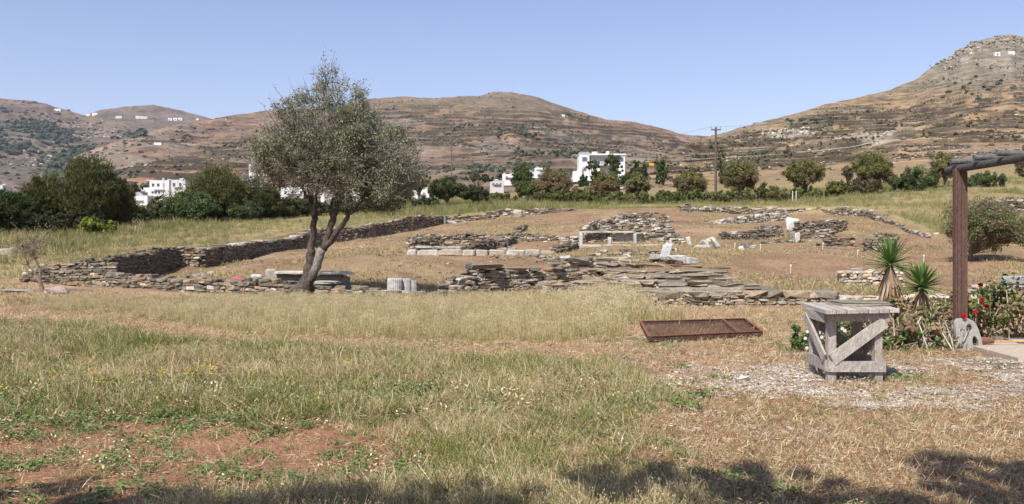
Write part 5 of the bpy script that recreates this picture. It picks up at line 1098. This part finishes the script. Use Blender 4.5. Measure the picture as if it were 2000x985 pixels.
# village at the left
VG = 'white houses of the village'
house('village_house', 'white three tier village house with balcony left of the round pine', 292, 330, 354, 388, 330, 8, [(297,301,359,364),(307,311,359,364),(296,300,374,378),(302,306,374,378),(309,312,374,378)], [(317,322,358,366,(.45,.46,.48))], [(313,0,1.2)], group=VG, extra=[(276,291.5,366,385,2,6),(284,300,382,396,-2,2)])
house('village_house', 'greyish white village house hugging the left side of the round pine', 334, 362, 353, 380, 325, 7, [(338,342,358,364),(350,354,358,364)], [], [(352,0,.9)], group=VG, C=(.68,.66,.62))
house('village_house', 'long low white building at the foot of the tiered village house', 254, 288, 384, 400, 290, 8, [], [(262,266,388,394,(.3,.3,.33))], [], group=VG)
house('village_house', 'small grey roofed white house above the long low one', 258, 275, 376, 386, 310, 6, [(262,265,379,383)], [], [], group=VG, C=(.5,.49,.48))
house('village_house', 'wide white house with dark openings right of the round pine', 458, 497, 352, 366, 330, 7, [(463,468,356,361),(474,479,356,361),(485,490,356,361)], [], [(459,0,1.6),(483,0,1.5),(491,0,1.3)], group=VG, C=(.6,.6,.59))
house('village_house', 'unfinished white frame house beside the crown of the leaning tree', 486, 527, 322, 335, 420, 8, [(490,499,325,332),(502,512,325,332)], [], [(497,0,.8),(518,0,.9)], group=VG)
house('village_house', 'white house behind the left branches of the leaning tree', 548, 600, 368, 390, 300, 8, [(556,560,374,379),(570,574,374,379),(586,590,374,379)], [], [(562,0,1)], group=VG)
house('village_house', 'white house glimpsed between the stems of the leaning tree', 626, 660, 378, 402, 280, 8, [(634,640,384,390)], [(648,653,388,397,BLUE)], [], group=VG)
house('village_house', 'white house behind the right fork of the leaning tree', 676, 706, 374, 392, 300, 8, [(684,688,379,384)], [], [], group=VG)
house('village_house', 'small stepped white house right of the leaning tree crown', 808, 838, 372, 388, 260, 6, [(826,830,377,381)], [], [(815,0,1.4)], group=VG)
house('village_house', 'tiny pale house low at the left end of the village', 120, 138, 366, 378, 330, 6, [(126,129,370,373)], [], [], group=VG)
house('village_house', 'lone white house with three windows in the middle distance', 957, 984, 355, 366, 300, 6, [(962,965,358,362),(969,972,358,362),(976,979,358,362)], [], [], group=VG, C=(.6,.58,.55))
house('village_house', 'white house with curved garden wall left of the tall green tree', 981, 1006, 342, 352, 330, 7, [(988,992,345,349)], [], [(985,0,.8)], group=VG)
house('village_house', 'blue doored white house between the tall green tree and the brown tree', 1028, 1062, 338, 358, 320, 8, [(1034,1038,341,345),(1050,1054,341,345)], [(1040,1045,348,356,(.08,.20,.24))], [(1036,0,1.2),(1052,0,.8)], group=VG)
house('village_house', 'small flat white block at the foot of the central hill', 1044, 1060, 329, 334, 420, 6, [], [], [], group=VG)
house('village_house', 'low white house front at the left picture edge', -12, 5, 364, 378, 330, 6, [(-8,-4,368,372)], [], [], group=VG)
# small houses high on the hills (their depth taken from the slope they stand on)
def hh(label, u0, u1, v0, v1, h, wins=(), C=WH, cat='house'):
    p_ = hill_d((u0 + u1) / 2, v1, h); house('hill_house', label, u0, u1, v0, v1, p_[1] - 1, min(14, (u1 - u0) * p_[1] / F * .6), wins, sinkz=6, C=C, group='white houses high on the hills', cat=cat)
hh('single white house highest on the far left hill', 106, 118, 213, 217, 'hill_far_left')
hh('white houses on the saddle between the two left hills, right one', 180, 190, 221, 225, 'hill_far_behind'); hh('white house on the saddle left one', 169, 176, 223, 226, 'hill_far_behind')
hh('small pale house on the slope right of the saddle', 226, 238, 227, 231, 'hill_far_behind', C=(.6,.56,.5))
for u0, lab in ((265,'left'),(273,'middle'),(281,'right')): hh(f'{lab} white house of the left trio on the rounded far hill', u0, u0 + 7, 227 + (u0 - 265) * .06, 232, 'hill_far_behind', [(u0+1.5,u0+3,228.5,230.5),(u0+4,u0+5.5,228.5,230.5)])
for u0, lab in ((328,'left'),(338,'middle'),(348,'right')): hh(f'{lab} white house of the right trio on the rounded far hill', u0, u0 + 7.5, 231 - (u0 - 328) * .02, 235.5, 'hill_far_behind', [(u0+1.5,u0+3,232.2,234.2),(u0+4,u0+5.5,232.2,234.2)])
hh('tiny white house right of the trios on the far hill', 383, 388, 232, 234.5, 'hill_far_behind')
hh('white farm building halfway up the spur between the left hills', 301, 315, 279, 283, 'hill_spur')
hh('pale farm ruin low on the spur above the tallest evergreen', 92, 101, 303, 307, 'hill_far_left', C=(.5,.45,.38))
hh('white house on the skyline shoulder at the upper right corner', 1944, 1954, 103, 111, 'hill_right', [(1947,1950,105,108)]); hh('low white house right of the one on the upper right shoulder', 1970, 1982, 101, 105, 'hill_right')
hh('stone farmhouse between the two white houses at the upper right', 1956, 1969, 103, 110, 'hill_right', C=(.32,.29,.25)); hh('long low pale wall building left of the houses at the upper right', 1876, 1898, 114, 118, 'hill_right', C=(.38,.35,.3))
hh('small field shelter on the skyline left of the steep right hill', 1474, 1496, 240, 244, 'hill_right', C=(.30,.27,.23), cat='shelter')
hh('pale tiny chapel on the central hill slope', 1097, 1103, 224, 228, 'hill_centre', C=(.6,.55,.5), cat='chapel')

# ------------------------------------------------------------------ poles, wires, fence, sign
WD = (.13,.10,.08)
def pole(label, u, d, vt, vb, r_=.14, arms=((0, 1.5),), ground=None, name='utility_pole', ins=3):
    x, y = XY(u, d); zb = zt(vb, d) if ground is None else ground; z = min(zb, g1(x, y)) if d < 240 else zb; h = zt(vt, d) - z; r = empty(name, (x, y, z)); tag(r, label, 'utility pole')
    mb = MB(); tube(mb, [(0,0,-.5),(0,0,h*.5),(0,0,h)], [r_, r_*.9, r_*.75], WD, 8); mb.build('pole', M_wood, r)
    for (dz, w_) in arms:
        mb = MB(); box(mb, (0,-.12,h-.35-dz), (w_,.12,.14), WD); mb.build('crossarm', M_wood, r)
        for k in range(ins):
            xx = (k/(ins-1)-.5)*(w_-.15) if ins > 1 else 0; mb = MB(); tube(mb, [(xx,-.12,h-.28-dz),(xx,-.12,h-.05-dz),(xx,-.12,h+.08-dz)], [.03,.06,.05], (.3,.3,.3), 6); mb.build('insulator', M_paint, r)
    return (x, y, z + h)
p1 = pole('tall wooden utility pole rising above the row of rounded trees', 1398, 104, 248, 382, .16, ((0,1.15),))
p2 = pole('shorter wooden utility pole right of the leaning tree crown', 882, 175, 273, 345, .14, ((0,1.9),), ins=4)
p3 = pole('small pale pole with crossarm above the round pine', 445, 330, 307, 345, .13, ((0,2.4),))
pole('thin pole among the village roofs at the left', 320, 322, 346, 378, .09, (), name='utility_pole'); pole('thin dark mast left of the village houses', 301, 340, 337, 356, .07, ())
def wire(a, b, lab, sag=1.2, r_=.012):
    t = np.linspace(0, 1, 20)[:, None]; Q = np.array(a) + (np.array(b) - np.array(a)) * t; Q[:, 2] -= sag * 4 * (t * (1 - t))[:, 0]; mb = MB(); tube(mb, Q, r_, (.08,.08,.08), 3); tag(mb.build('power_line', M_paint), lab, 'power line')
e1 = hill_d(1530, 250); wire(p1, (e1[0], e1[1], e1[2] + 7), 'power line from the tall pole towards the right hill')
wire((p1[0]-.5, p1[1]-.1, p1[2]), (XY(900,420)[0], 420, zt(318,420)), 'power line from the tall pole down to the village', 3.0, .016)
# fence posts on the lower right slope
FG = 'fence posts on the lower right slope'; first = None
for k, (u, v, h_) in enumerate([(1312 + i * 8.5, 318 - i * 2.0 + (i % 3), rng.uniform(1.5, 2.3)) for i in range(11)] + [(1405 + i * 11, 297 - i * .9, rng.uniform(1.6, 2.6)) for i in range(12)] + [(1320 + i * 12, 311 - i * 1.2, 1.6) for i in range(9)]):
    q_ = hill_d(u, v)
    if first is None:
        mb = MB(); tube(mb, [(0,0,-.4),(0,0,1.8)], .05, (.32,.27,.22), 5); first = mb.build('fence_post', M_wood); o = first
    else: o = first.copy(); COL.objects.link(o)
    o.location = q_; o.scale = (1, 1, h_ / 1.8); row = 'along the capped road wall right of the large white house' if k < 11 else ('on the upper slope right of the tall utility pole' if k < 23 else 'above the road wall left of the tall utility pole'); tag(o, 'thin wooden fence post ' + row, 'fence post', FG + ' ' + row)
q_ = hill_d(1702, 285); r = empty('gate_post', q_); tag(r, 'white mast beside a small grey field gate on the right hill', 'gate'); mb = MB(); tube(mb, [(0,0,-.3),(0,0,4.6)], .06, (.6,.6,.6), 6); mb.build('mast', M_paint, r)
mb = MB(); [box(mb, (1.6 + k * .35, 0, .7), (.04, .04, 1.4), (.5,.5,.5)) for k in range(9)]; box(mb, (3, 0, 1.38), (2.9, .05, .05), (.5,.5,.5)); mb.build('gate_bars', M_paint, r)
q_ = np.array(P(1272.5, 321.5, 222)); r = empty('orange_sign', (q_[0], q_[1], q_[2])); tag(r, 'orange sign board in front of the green garden hedge', 'sign'); mb = MB(); box(mb, (0, 0, 0), (1.25, .06, .62), (.75,.25,.02)); mb.build('board', M_paint, r)
mb = MB(); [tube(mb, [(s_*.5, .05, -1.6), (s_*.5, .05, .3)], .04, (.3,.3,.3), 6) for s_ in (-1, 1)]; mb.build('sign_post', M_paint, r); mb = MB(); [box(mb, (0, -.04, z_), (w_, .01, .09), (.85,.6,.1)) for z_, w_ in ((.12,.9),(-.1,.7))]; mb.build('lettering', M_paint, r)
for k, (u, c_) in enumerate(((1548,'left white post'),(1555,'right white post'))):
    mb = MB(); tube(mb, [(0,0,-.2),(0,0,1.2)], .05, (.6,.58,.55), 6); o = mb.build('white_post', M_paint); x, y = XY(u, 99); o.location = (x, y, g1(x, y)); tag(o, f'{c_} of the pair left of the mushroom shaped tree trunk', 'post')

# ------------------------------------------------------------------ grass and litter (stuff)
def tuft(name, n, rad, h, wd, pals, lean=.35, flat=0, heads=0, headc=(.55,.46,.28), curl=.3, segs=3):
    mb = MB(); V = []; Fq = []; Cc = []; k = 0
    for i in range(n):
        a = rng.uniform(0, 6.283); rr = rad * rng.random()**.5; b = np.array([rr * math.cos(a), rr * math.sin(a), -.01]); az = rng.uniform(0, 6.283); H_ = h * rng.uniform(.45, 1.15)
        if flat and rng.random() < flat: dz = rng.uniform(.03, .3)
        else: dz = 1.0
        ln = lean * rng.uniform(.2, 1.6); dr = np.array([math.cos(az) * ln, math.sin(az) * ln, dz]); 
        if dz < 1: dr = np.array([math.cos(az), math.sin(az), dz])
        dr /= np.linalg.norm(dr); side = np.cross(dr, rvec(1)[0]); side /= np.linalg.norm(side); c = np.array(pals[rng.integers(0, len(pals))]) * rng.uniform(.7, 1.3); w_ = wd * rng.uniform(.6, 1.4)
        ts = np.linspace(0, 1, segs); ct = b + dr * H_ * ts[:, None] + np.array([math.cos(az), math.sin(az), -.5]) * (curl * rng.uniform(0, 1) * H_) * (ts**2)[:, None] * (1 if dz == 1 else 0)
        ww = w_ * (1 - ts * .85); VV = np.stack([ct - side * ww[:, None] / 2, ct + side * ww[:, None] / 2], 1).reshape(-1, 3); i0 = np.arange(segs - 1) * 2; mb.add(VV, np.stack([i0, i0 + 1, i0 + 3, i0 + 2], -1), c)
        if heads and rng.random() < heads:
            m = 7; tp = ct[-1] + rng.normal(0, .016, (m, 3)) * [1, 1, 1.8] * (h / .5); leaves(mb, tp, .028 * h / .5, .011 * h / .5, np.tile((.25, .1, -1.), (m, 1)) + rng.normal(0, .3, (m, 3)), rvec(m), np.tile(headc, (m, 1)) * rng.uniform(.8, 1.2, (m, 1)))
    return mb
def weed(n, rad, h, L, pals, dots=None):
    mb = MB(); c = rng.normal(0, 1, (n, 3)) * [rad * .5, rad * .5, 0] + [0, 0, 0]; c[:, 2] = rng.uniform(.01, h, n); leaves(mb, c, L * rng.uniform(.5, 1.3, n), L * .45, rvec(n) * [1, 1, .5], rvec(n) * .6 + [0, 0, 1], np.array(pals)[rng.integers(0, len(pals), n)] * rng.uniform(.7, 1.3, (n, 1)))
    if dots: m = 14; c = rng.normal(0, 1, (m, 3)) * [rad * .5, rad * .5, .02] + [0, 0, h * 1.25]; leaves(mb, c, .016, .014, rvec(m) * [1, 1, .2], np.tile((0, -.4, 1.), (m, 1)), np.tile(dots, (m, 1)))
    return mb
STRAW = [(.56,.43,.24),(.46,.335,.175),(.70,.58,.36),(.38,.26,.135)]; GRN = [(.15,.195,.035),(.20,.235,.055),(.105,.145,.027),(.26,.25,.075)]; RED = [(.27,.125,.065),(.21,.10,.055)]
SCH = {}
def proto_set(name, items):
    col = bpy.data.collections.new(name); obs = []
    for i, (kind, a) in enumerate(items):
        mb = tuft('t', **a) if kind == 't' else weed(**a); o = mb.build(f'{name}_{i:02d}', M_grass, link=False); col.objects.link(o)
    return col, len(items)
def scatter(name, label, x, y, idx, scl, proto, cat='grass', tilt=.12, z=None, dz=0):
    col, npz = proto; n = len(x); V = np.stack([x, y, gz(x, y) + dz if z is None else z], 1); me = bpy.data.meshes.new(name); me.vertices.add(n); me.vertices.foreach_set('co', V.astype(np.float32).ravel())
    a = me.attributes.new('idx', 'INT', 'POINT'); a.data.foreach_set('value', idx.astype(np.int32)); a = me.attributes.new('rot', 'FLOAT_VECTOR', 'POINT'); a.data.foreach_set('vector', np.stack([rng.normal(0, tilt, n), rng.normal(0, tilt, n), rng.uniform(0, 6.283, n)], 1).astype(np.float32).ravel())
    a = me.attributes.new('scl', 'FLOAT', 'POINT'); a.data.foreach_set('value', scl.astype(np.float32)); o = bpy.data.objects.new(name, me); COL.objects.link(o); tag(o, label, cat, kind='stuff')
    g = bpy.data.node_groups.new(name + '_nodes', 'GeometryNodeTree'); g.interface.new_socket('Geometry', in_out='INPUT', socket_type='NodeSocketGeometry'); g.interface.new_socket('Geometry', in_out='OUTPUT', socket_type='NodeSocketGeometry')
    N = g.nodes; gi = N.new('NodeGroupInput'); go = N.new('NodeGroupOutput'); ip = N.new('GeometryNodeInstanceOnPoints'); ci = N.new('GeometryNodeCollectionInfo'); ci.inputs[0].default_value = col; ci.inputs['Separate Children'].default_value = True; ci.inputs['Reset Children'].default_value = True
    def na(nm, ty): q = N.new('GeometryNodeInputNamedAttribute'); q.data_type = ty; q.inputs[0].default_value = nm; return q.outputs[0]
    L_ = g.links; L_.new(gi.outputs[0], ip.inputs['Points']); L_.new(ci.outputs[0], ip.inputs['Instance']); ip.inputs['Pick Instance'].default_value = True
    L_.new(na('idx', 'INT'), ip.inputs['Instance Index']); L_.new(na('rot', 'FLOAT_VECTOR'), ip.inputs['Rotation']); L_.new(na('scl', 'FLOAT'), ip.inputs['Scale']); L_.new(ip.outputs[0], go.inputs[0])
    md = o.modifiers.new('instances', 'NODES'); md.node_group = g; return o
def spread(n, y0, y1, pw=1.0, ulim=(-600, 2600)):
    n = int(n * (ulim[1] - ulim[0]) / 2120)
    """points with density falling with distance"""
    t = rng.random(n); y = y0 * (y1 / y0)**(t**pw) if pw else rng.uniform(y0, y1, n); u = rng.uniform(*ulim, n); return (u - 1000) * y / F, y
def keepout(x, y):
    k = (np.abs(x - 4.15) < .0); 
    pad = (x > 7.0) & (y > 11.2) & (y < 15.1); pad &= x > 7.22 - (14.15 - y) * .09
    return ~pad
# near litter: flat straw and short dry blades
STR2 = [(.56,.44,.28),(.46,.34,.20),(.68,.56,.38),(.38,.26,.16),(.52,.39,.21)]
litter = proto_set('litter_tuft', [('t', dict(n=46, rad=.22, h=.07, wd=.0045, pals=STR2 + RED[:1], flat=.75, lean=.7)) for _ in range(4)] + [('t', dict(n=30, rad=.18, h=.06, wd=.004, pals=STR2 + GRN[:2] + RED, flat=.4, lean=.6)) for _ in range(3)])
meadow = proto_set('meadow_tuft', [('t', dict(n=30, rad=.11, h=.20, wd=.0085, pals=GRN, lean=.55, curl=.6)) for _ in range(3)] + [('t', dict(n=30, rad=.14, h=.20, wd=.006, pals=GRN + STRAW, lean=.5, curl=.5, heads=.15)) for _ in range(4)] + [('t', dict(n=26, rad=.13, h=.22, wd=.0055, pals=STRAW, lean=.6, curl=.6, heads=.3)) for _ in range(3)])
oats = proto_set('oat_tuft', [('t', dict(n=24, rad=.16, h=.62, wd=.0085, pals=STRAW + [(.30,.30,.10),(.22,.25,.07),(.25,.27,.08)], lean=.16, curl=.16, heads=.75)) for _ in range(4)] + [('t', dict(n=24, rad=.16, h=.45, wd=.009, pals=[(.18,.225,.06),(.25,.27,.085)] + STRAW[:1], lean=.22, curl=.25, heads=.35)) for _ in range(3)])
weeds = proto_set('weed_clump', [('w', dict(n=46, rad=.13, h=.05, L=.035, pals=[(.10,.185,.045),(.14,.23,.06)])) for _ in range(2)] + [('w', dict(n=40, rad=.12, h=.05, L=.05, pals=[(.12,.19,.06),(.17,.23,.09)])) for _ in range(2)] + [('w', dict(n=40, rad=.10, h=.13, L=.028, pals=[(.12,.16,.05)], dots=(.65,.52,.03)))] + [('w', dict(n=34, rad=.10, h=.16, L=.022, pals=RED + [(.3,.17,.1)]))] + [('w', dict(n=26, rad=.10, h=.10, L=.03, pals=STRAW))])
field = proto_set('field_tuft', [('t', dict(n=22, rad=.4, h=.55, wd=.028, pals=[(.27,.25,.10),(.36,.31,.16),(.22,.22,.08)], lean=.25)) for _ in range(3)] + [('t', dict(n=22, rad=.4, h=.55, wd=.03, pals=[(.17,.19,.065),(.22,.22,.085)], lean=.25)) for _ in range(2)] + [('t', dict(n=22, rad=.4, h=.5, wd=.028, pals=STRAW, lean=.25)) for _ in range(2)])
x, y = spread(30000, 5.0, 27, 1.0); T_, G_, R_, GR, LW, MD = zones(x, y); k = keepout(x, y) & (rng.random(len(x)) < np.clip(1 - .6 * T_ - .84 * R_ - .93 * GR - .25 * LW, .05, 1)); x, y = x[k], y[k]
scatter('straw_litter', 'dry straw litter and short dead grass covering the near ground', x, y, rng.integers(0, 7, len(x)), rng.uniform(.6, 1.3, len(x)) * (1 + .03 * y), litter, dz=.0)
x, y = spread(26000, 5.0, 24, 1.0); T_, G_, R_, GR, LW, MD = zones(x, y); nz = fbm(x * .8, y * .8, 60, 3); pr = np.clip(G_ * (.12 + .88 * sst(.36, .56, nz)) + LW * .8 * sst(.3, .5, nz) + MD * .8 * sst(.3, .5, nz) * (1 - G_) + .09 * sst(.55, .66, nz) + .05, 0, 1) * (1 - .9 * GR) * (1 - .85 * R_) * (1 - .6 * T_)
pr = np.maximum(pr, .5 * sst(24, 21, y) * sst(17, 14, y) * 0); k = keepout(x, y) & (rng.random(len(x)) < pr); k0 = k; x, y, G_, LW = x[k], y[k], G_[k], LW[k]
ii = np.clip((rng.random(len(x)) * 6 + 6.5 * fbm(x * .35 + 3, y * .35, 62, 3) - 2.6 + 1.6 * LW).astype(int), 0, 9); sc = rng.uniform(.55, 1.25, len(x)) * (.45 + .57 * np.maximum(np.maximum(G_, LW), .7 * MD[k0])) * (1 + .012 * y)
scatter('meadow_grass', 'green and straw coloured meadow grass in the left foreground', x, y, ii, sc, meadow)
x = rng.uniform(-19, 5.5, 11500); y = rng.uniform(15.0, 29.5, 11500); T_, G_, R_, GR, LW, MD = zones(x, y); k = rng.random(len(x)) < T_ * (.45 + .55 * sst(.32, .5, fbm(x * .9, y * .9, 78, 3))); x, y, T_ = x[k], y[k], T_[k]; k = ~((np.abs(x + 6.7) < .5) & (np.abs(y - 28.3) < .6)); x, y, T_ = x[k], y[k], T_[k]
hfac = (.42 + .2 * sst(-11, -6, x) + .42 * sst(.5, 3.0, x)) * (1 - .22 * sst(24, 28, y)) 
scatter('oat_grass', 'band of tall dry oat grass along the front of the ruins', x, y, np.clip((rng.random(len(x)) * 5 + 4 * fbm(x * .4, y * .4, 63, 3) - .9).astype(int), 0, 6), rng.uniform(.55, 1.05, len(x)) * hfac * (.5 + .5 * T_) * .92, oats, tilt=.08)
x, y = spread(9500, 5.0, 22, 1.0); T_, G_, R_, GR, LW, MD = zones(x, y); nz = fbm(x * .9, y * .9, 66, 3); edge = np.exp(-((y - 9.6 - .05 * x) / 1.1)**2) * sst(1.6, .6, x); pr = np.clip(G_ * .45 + edge * 1.0 + .42 * sst(.52, .6, nz) + R_ * .16, 0, 1) * (1 - .85 * GR) * (1 - T_); k = keepout(x, y) & (rng.random(len(x)) < pr); x, y = x[k], y[k]
w_ = fbm(x * .5, y * .5, 67, 3); ii = np.where(rng.random(len(x)) < .68, rng.integers(0, 4, len(x)), rng.integers(5, 7, len(x))); ii = np.where((w_ > .6) & (rng.random(len(x)) < .22) & (x < 2.2) & (y > 8), 4, ii)
scatter('low_weeds', 'low leafy green weeds with tiny yellow flowers in the near ground', x, y, ii, rng.uniform(.6, 1.4, len(x)) * (.85 + .5 * np.exp(-((y - 9.6 - .05 * x) / 1.1)**2)), weeds, cat='weeds')
# outer fields and slopes
x, y = spread(34000, 26, 135, .8, (-400, 2400)); s_ = sdf(x, y); u_ = ux(x, y); pr = (s_ > .5) * (.25 + .75 * sst(.3, .5, fbm(x * .1, y * .1, 70))) * sst(25, 36, y + 12 * (u_ < 60)) ; path = (u_ < 520) & (y < 50) & (fbm(x * .2, y * .2, 73) < .45); pr = pr * np.where(path, .3, 1) * (y > 37.5) * np.where((u_ < 110) & (y < 52), .3, 1); bank = (u_ > 440) & (u_ < 620) & (y > 52) & (y < 70) & (x > -17); pr = pr * np.where(bank, .5, 1) * np.where(x > 24 * y / 60 - .3, 1, 1)
k = rng.random(len(x)) < pr; x, y = x[k], y[k]; g_ = fbm(x * .06 + 3, y * .06, 71, 4); u_ = ux(x, y); left = sst(700, 300, u_)
ii = np.clip((rng.random(len(x)) * 3.2 + 5 * g_ - 1.6 + (rng.random(len(x)) < left * .55) * 1.6).astype(int), 0, 6)
scatter('field_grass', 'tall pale green and straw grass of the fields round the excavation', x, y, ii, rng.uniform(.5, 1.15, len(x)) * (.55 + .6 * sst(.35, .6, g_)) * (.8 + y * .004), field)
# short dry fuzz inside the dig
fuzz = proto_set('dry_fuzz', [('t', dict(n=22, rad=.45, h=.10, wd=.016, pals=[(.36,.25,.15),(.44,.33,.19),(.28,.18,.11)], flat=.4, lean=.7)) for _ in range(3)] + [('t', dict(n=22, rad=.45, h=.12, wd=.016, pals=[(.46,.37,.20),(.26,.25,.10)], flat=.2, lean=.6)) for _ in range(2)])
x, y = spread(22000, 25, 80, .9, (-300, 2400)); s_ = sdf(x, y); k = ((s_ < -.6) | (s_ > .8) & (y < 60)) & (rng.random(len(x)) < .35 + .65 * sst(.3, .55, fbm(x * .3, y * .3, 75))); x, y = x[k], y[k]; g_ = fbm(x * .25, y * .25, 76, 3)
scatter('dry_turf', 'thin dry turf on the bare excavated slopes', x, y, np.clip((rng.random(len(x)) * 3 + (g_ > .5) * 2).astype(int), 0, 4), rng.uniform(.5, 1.2, len(x)) * (1 + .6 * (g_ > .5)), fuzz)
# white marble chips round the table and to the right of it
pc = bpy.data.collections.new('chips')
for k in range(6):
    mb = MB(); n = 16; C_ = np.stack([rng.normal(0, .11, n), rng.normal(0, .11, n), np.full(n, .004)], 1); S_ = rng.uniform(.008, .032, (n, 1)) * np.array([1.3, .9, .45]); A_ = np.array([[[math.cos(t), math.sin(t), 0], [-math.sin(t), math.cos(t), 0], [0, 0, 1]] for t in rng.uniform(0, 6, n)]); stones(mb, C_, S_, A_, pal(n, .35 if k < 4 else .95, np.array([[.46,.39,.31],[.40,.31,.24]]), (.60,.56,.50)), .2); o = mb.build(f'chips_{k}', M_marble, link=False); pc.objects.link(o)
x, y = spread(6400, 7.5, 17, 1.0, (1150, 2060)) if 0 else ((lambda yy, uu: ((uu - 1000) * yy / F, yy))(7.5 * (17 / 7.5)**rng.random(15000), rng.uniform(1150, 2060, 15000))); GR = zones(x, y)[3]; r_ = np.hypot(x - 4.0, (y - 9.05) * 2.4); pile = np.exp(-(np.hypot(x - 3.63, (y - 9.07) * 2.2) / .22)**2) + .8 * np.exp(-(np.hypot(x - 4.25, (y - 9.2) * 2.2) / .12)**2) + .8 * np.exp(-(np.hypot(x - 4.75, (y - 9.3) * 2.2) / .12)**2)
k = keepout(x, y) & (rng.random(len(x)) < np.clip(GR * .24 * (.3 + 1.4 * (fbm(x * 2, y * 2, 80) > .5)) + pile * 2 + .014, 0, 1)); x, y = x[k], y[k]
xp = np.concatenate([rng.normal(c, s_, m) for c, s_, m in ((3.63, .11, 380), (4.25, .05, 90), (4.66, .05, 90))]); yp = np.concatenate([rng.normal(c, s_, m) for c, s_, m in ((9.06, .05, 380), (9.2, .04, 90), (9.0, .04, 90))]); x = np.concatenate([x, xp]); y = np.concatenate([y, yp])
scatter('marble_chips', 'white marble chips and gravel strewn round the work table', x, y, np.where(np.arange(len(x)) >= len(x) - 560, rng.integers(4, 6, len(x)), rng.integers(0, 4, len(x)) + (rng.random(len(x)) < .08)), np.where(np.arange(len(x)) >= len(x) - 560, .42, 1) * rng.uniform(.5, 1.15, len(x)), (pc, 6), cat='gravel', tilt=.05, dz=.012)
# tall bent dry stalks at the end of the oat grass
mb = MB()
for (u, v, u1, v1) in ((1276,612,1292,575),(1290,596,1300,622),(1283,625,1275,592)): a, b = P(u, v, 21.5), P(u1, v1, 21.3); tube(mb, [a, (a + b) / 2 + [.03, 0, .02], b], .008, (.6,.5,.32), 4)
tag(mb.build('dry_stalk', M_grass), 'bent dry stalks at the right end of the oat grass band', 'dry stalks')

# ------------------------------------------------------------------ haze: one closed box of thin pale air
hzb = MB(); box(hzb, (0, 300, 340), (11000, 11000, 780), (1, 1, 1)); hm = bpy.data.materials.new('haze_air'); hm.use_nodes = True; t = hm.node_tree; t.nodes.clear(); mo = t.nodes.new('ShaderNodeOutputMaterial'); pv = t.nodes.new('ShaderNodeVolumePrincipled')
pv.inputs['Density'].default_value = .000055; pv.inputs['Color'].default_value = (.72, .83, 1, 1); pv.inputs['Anisotropy'].default_value = .2; t.links.new(pv.outputs[0], mo.inputs['Volume'])
ho = hzb.build('haze', hm); tag(ho, kind='stuff')
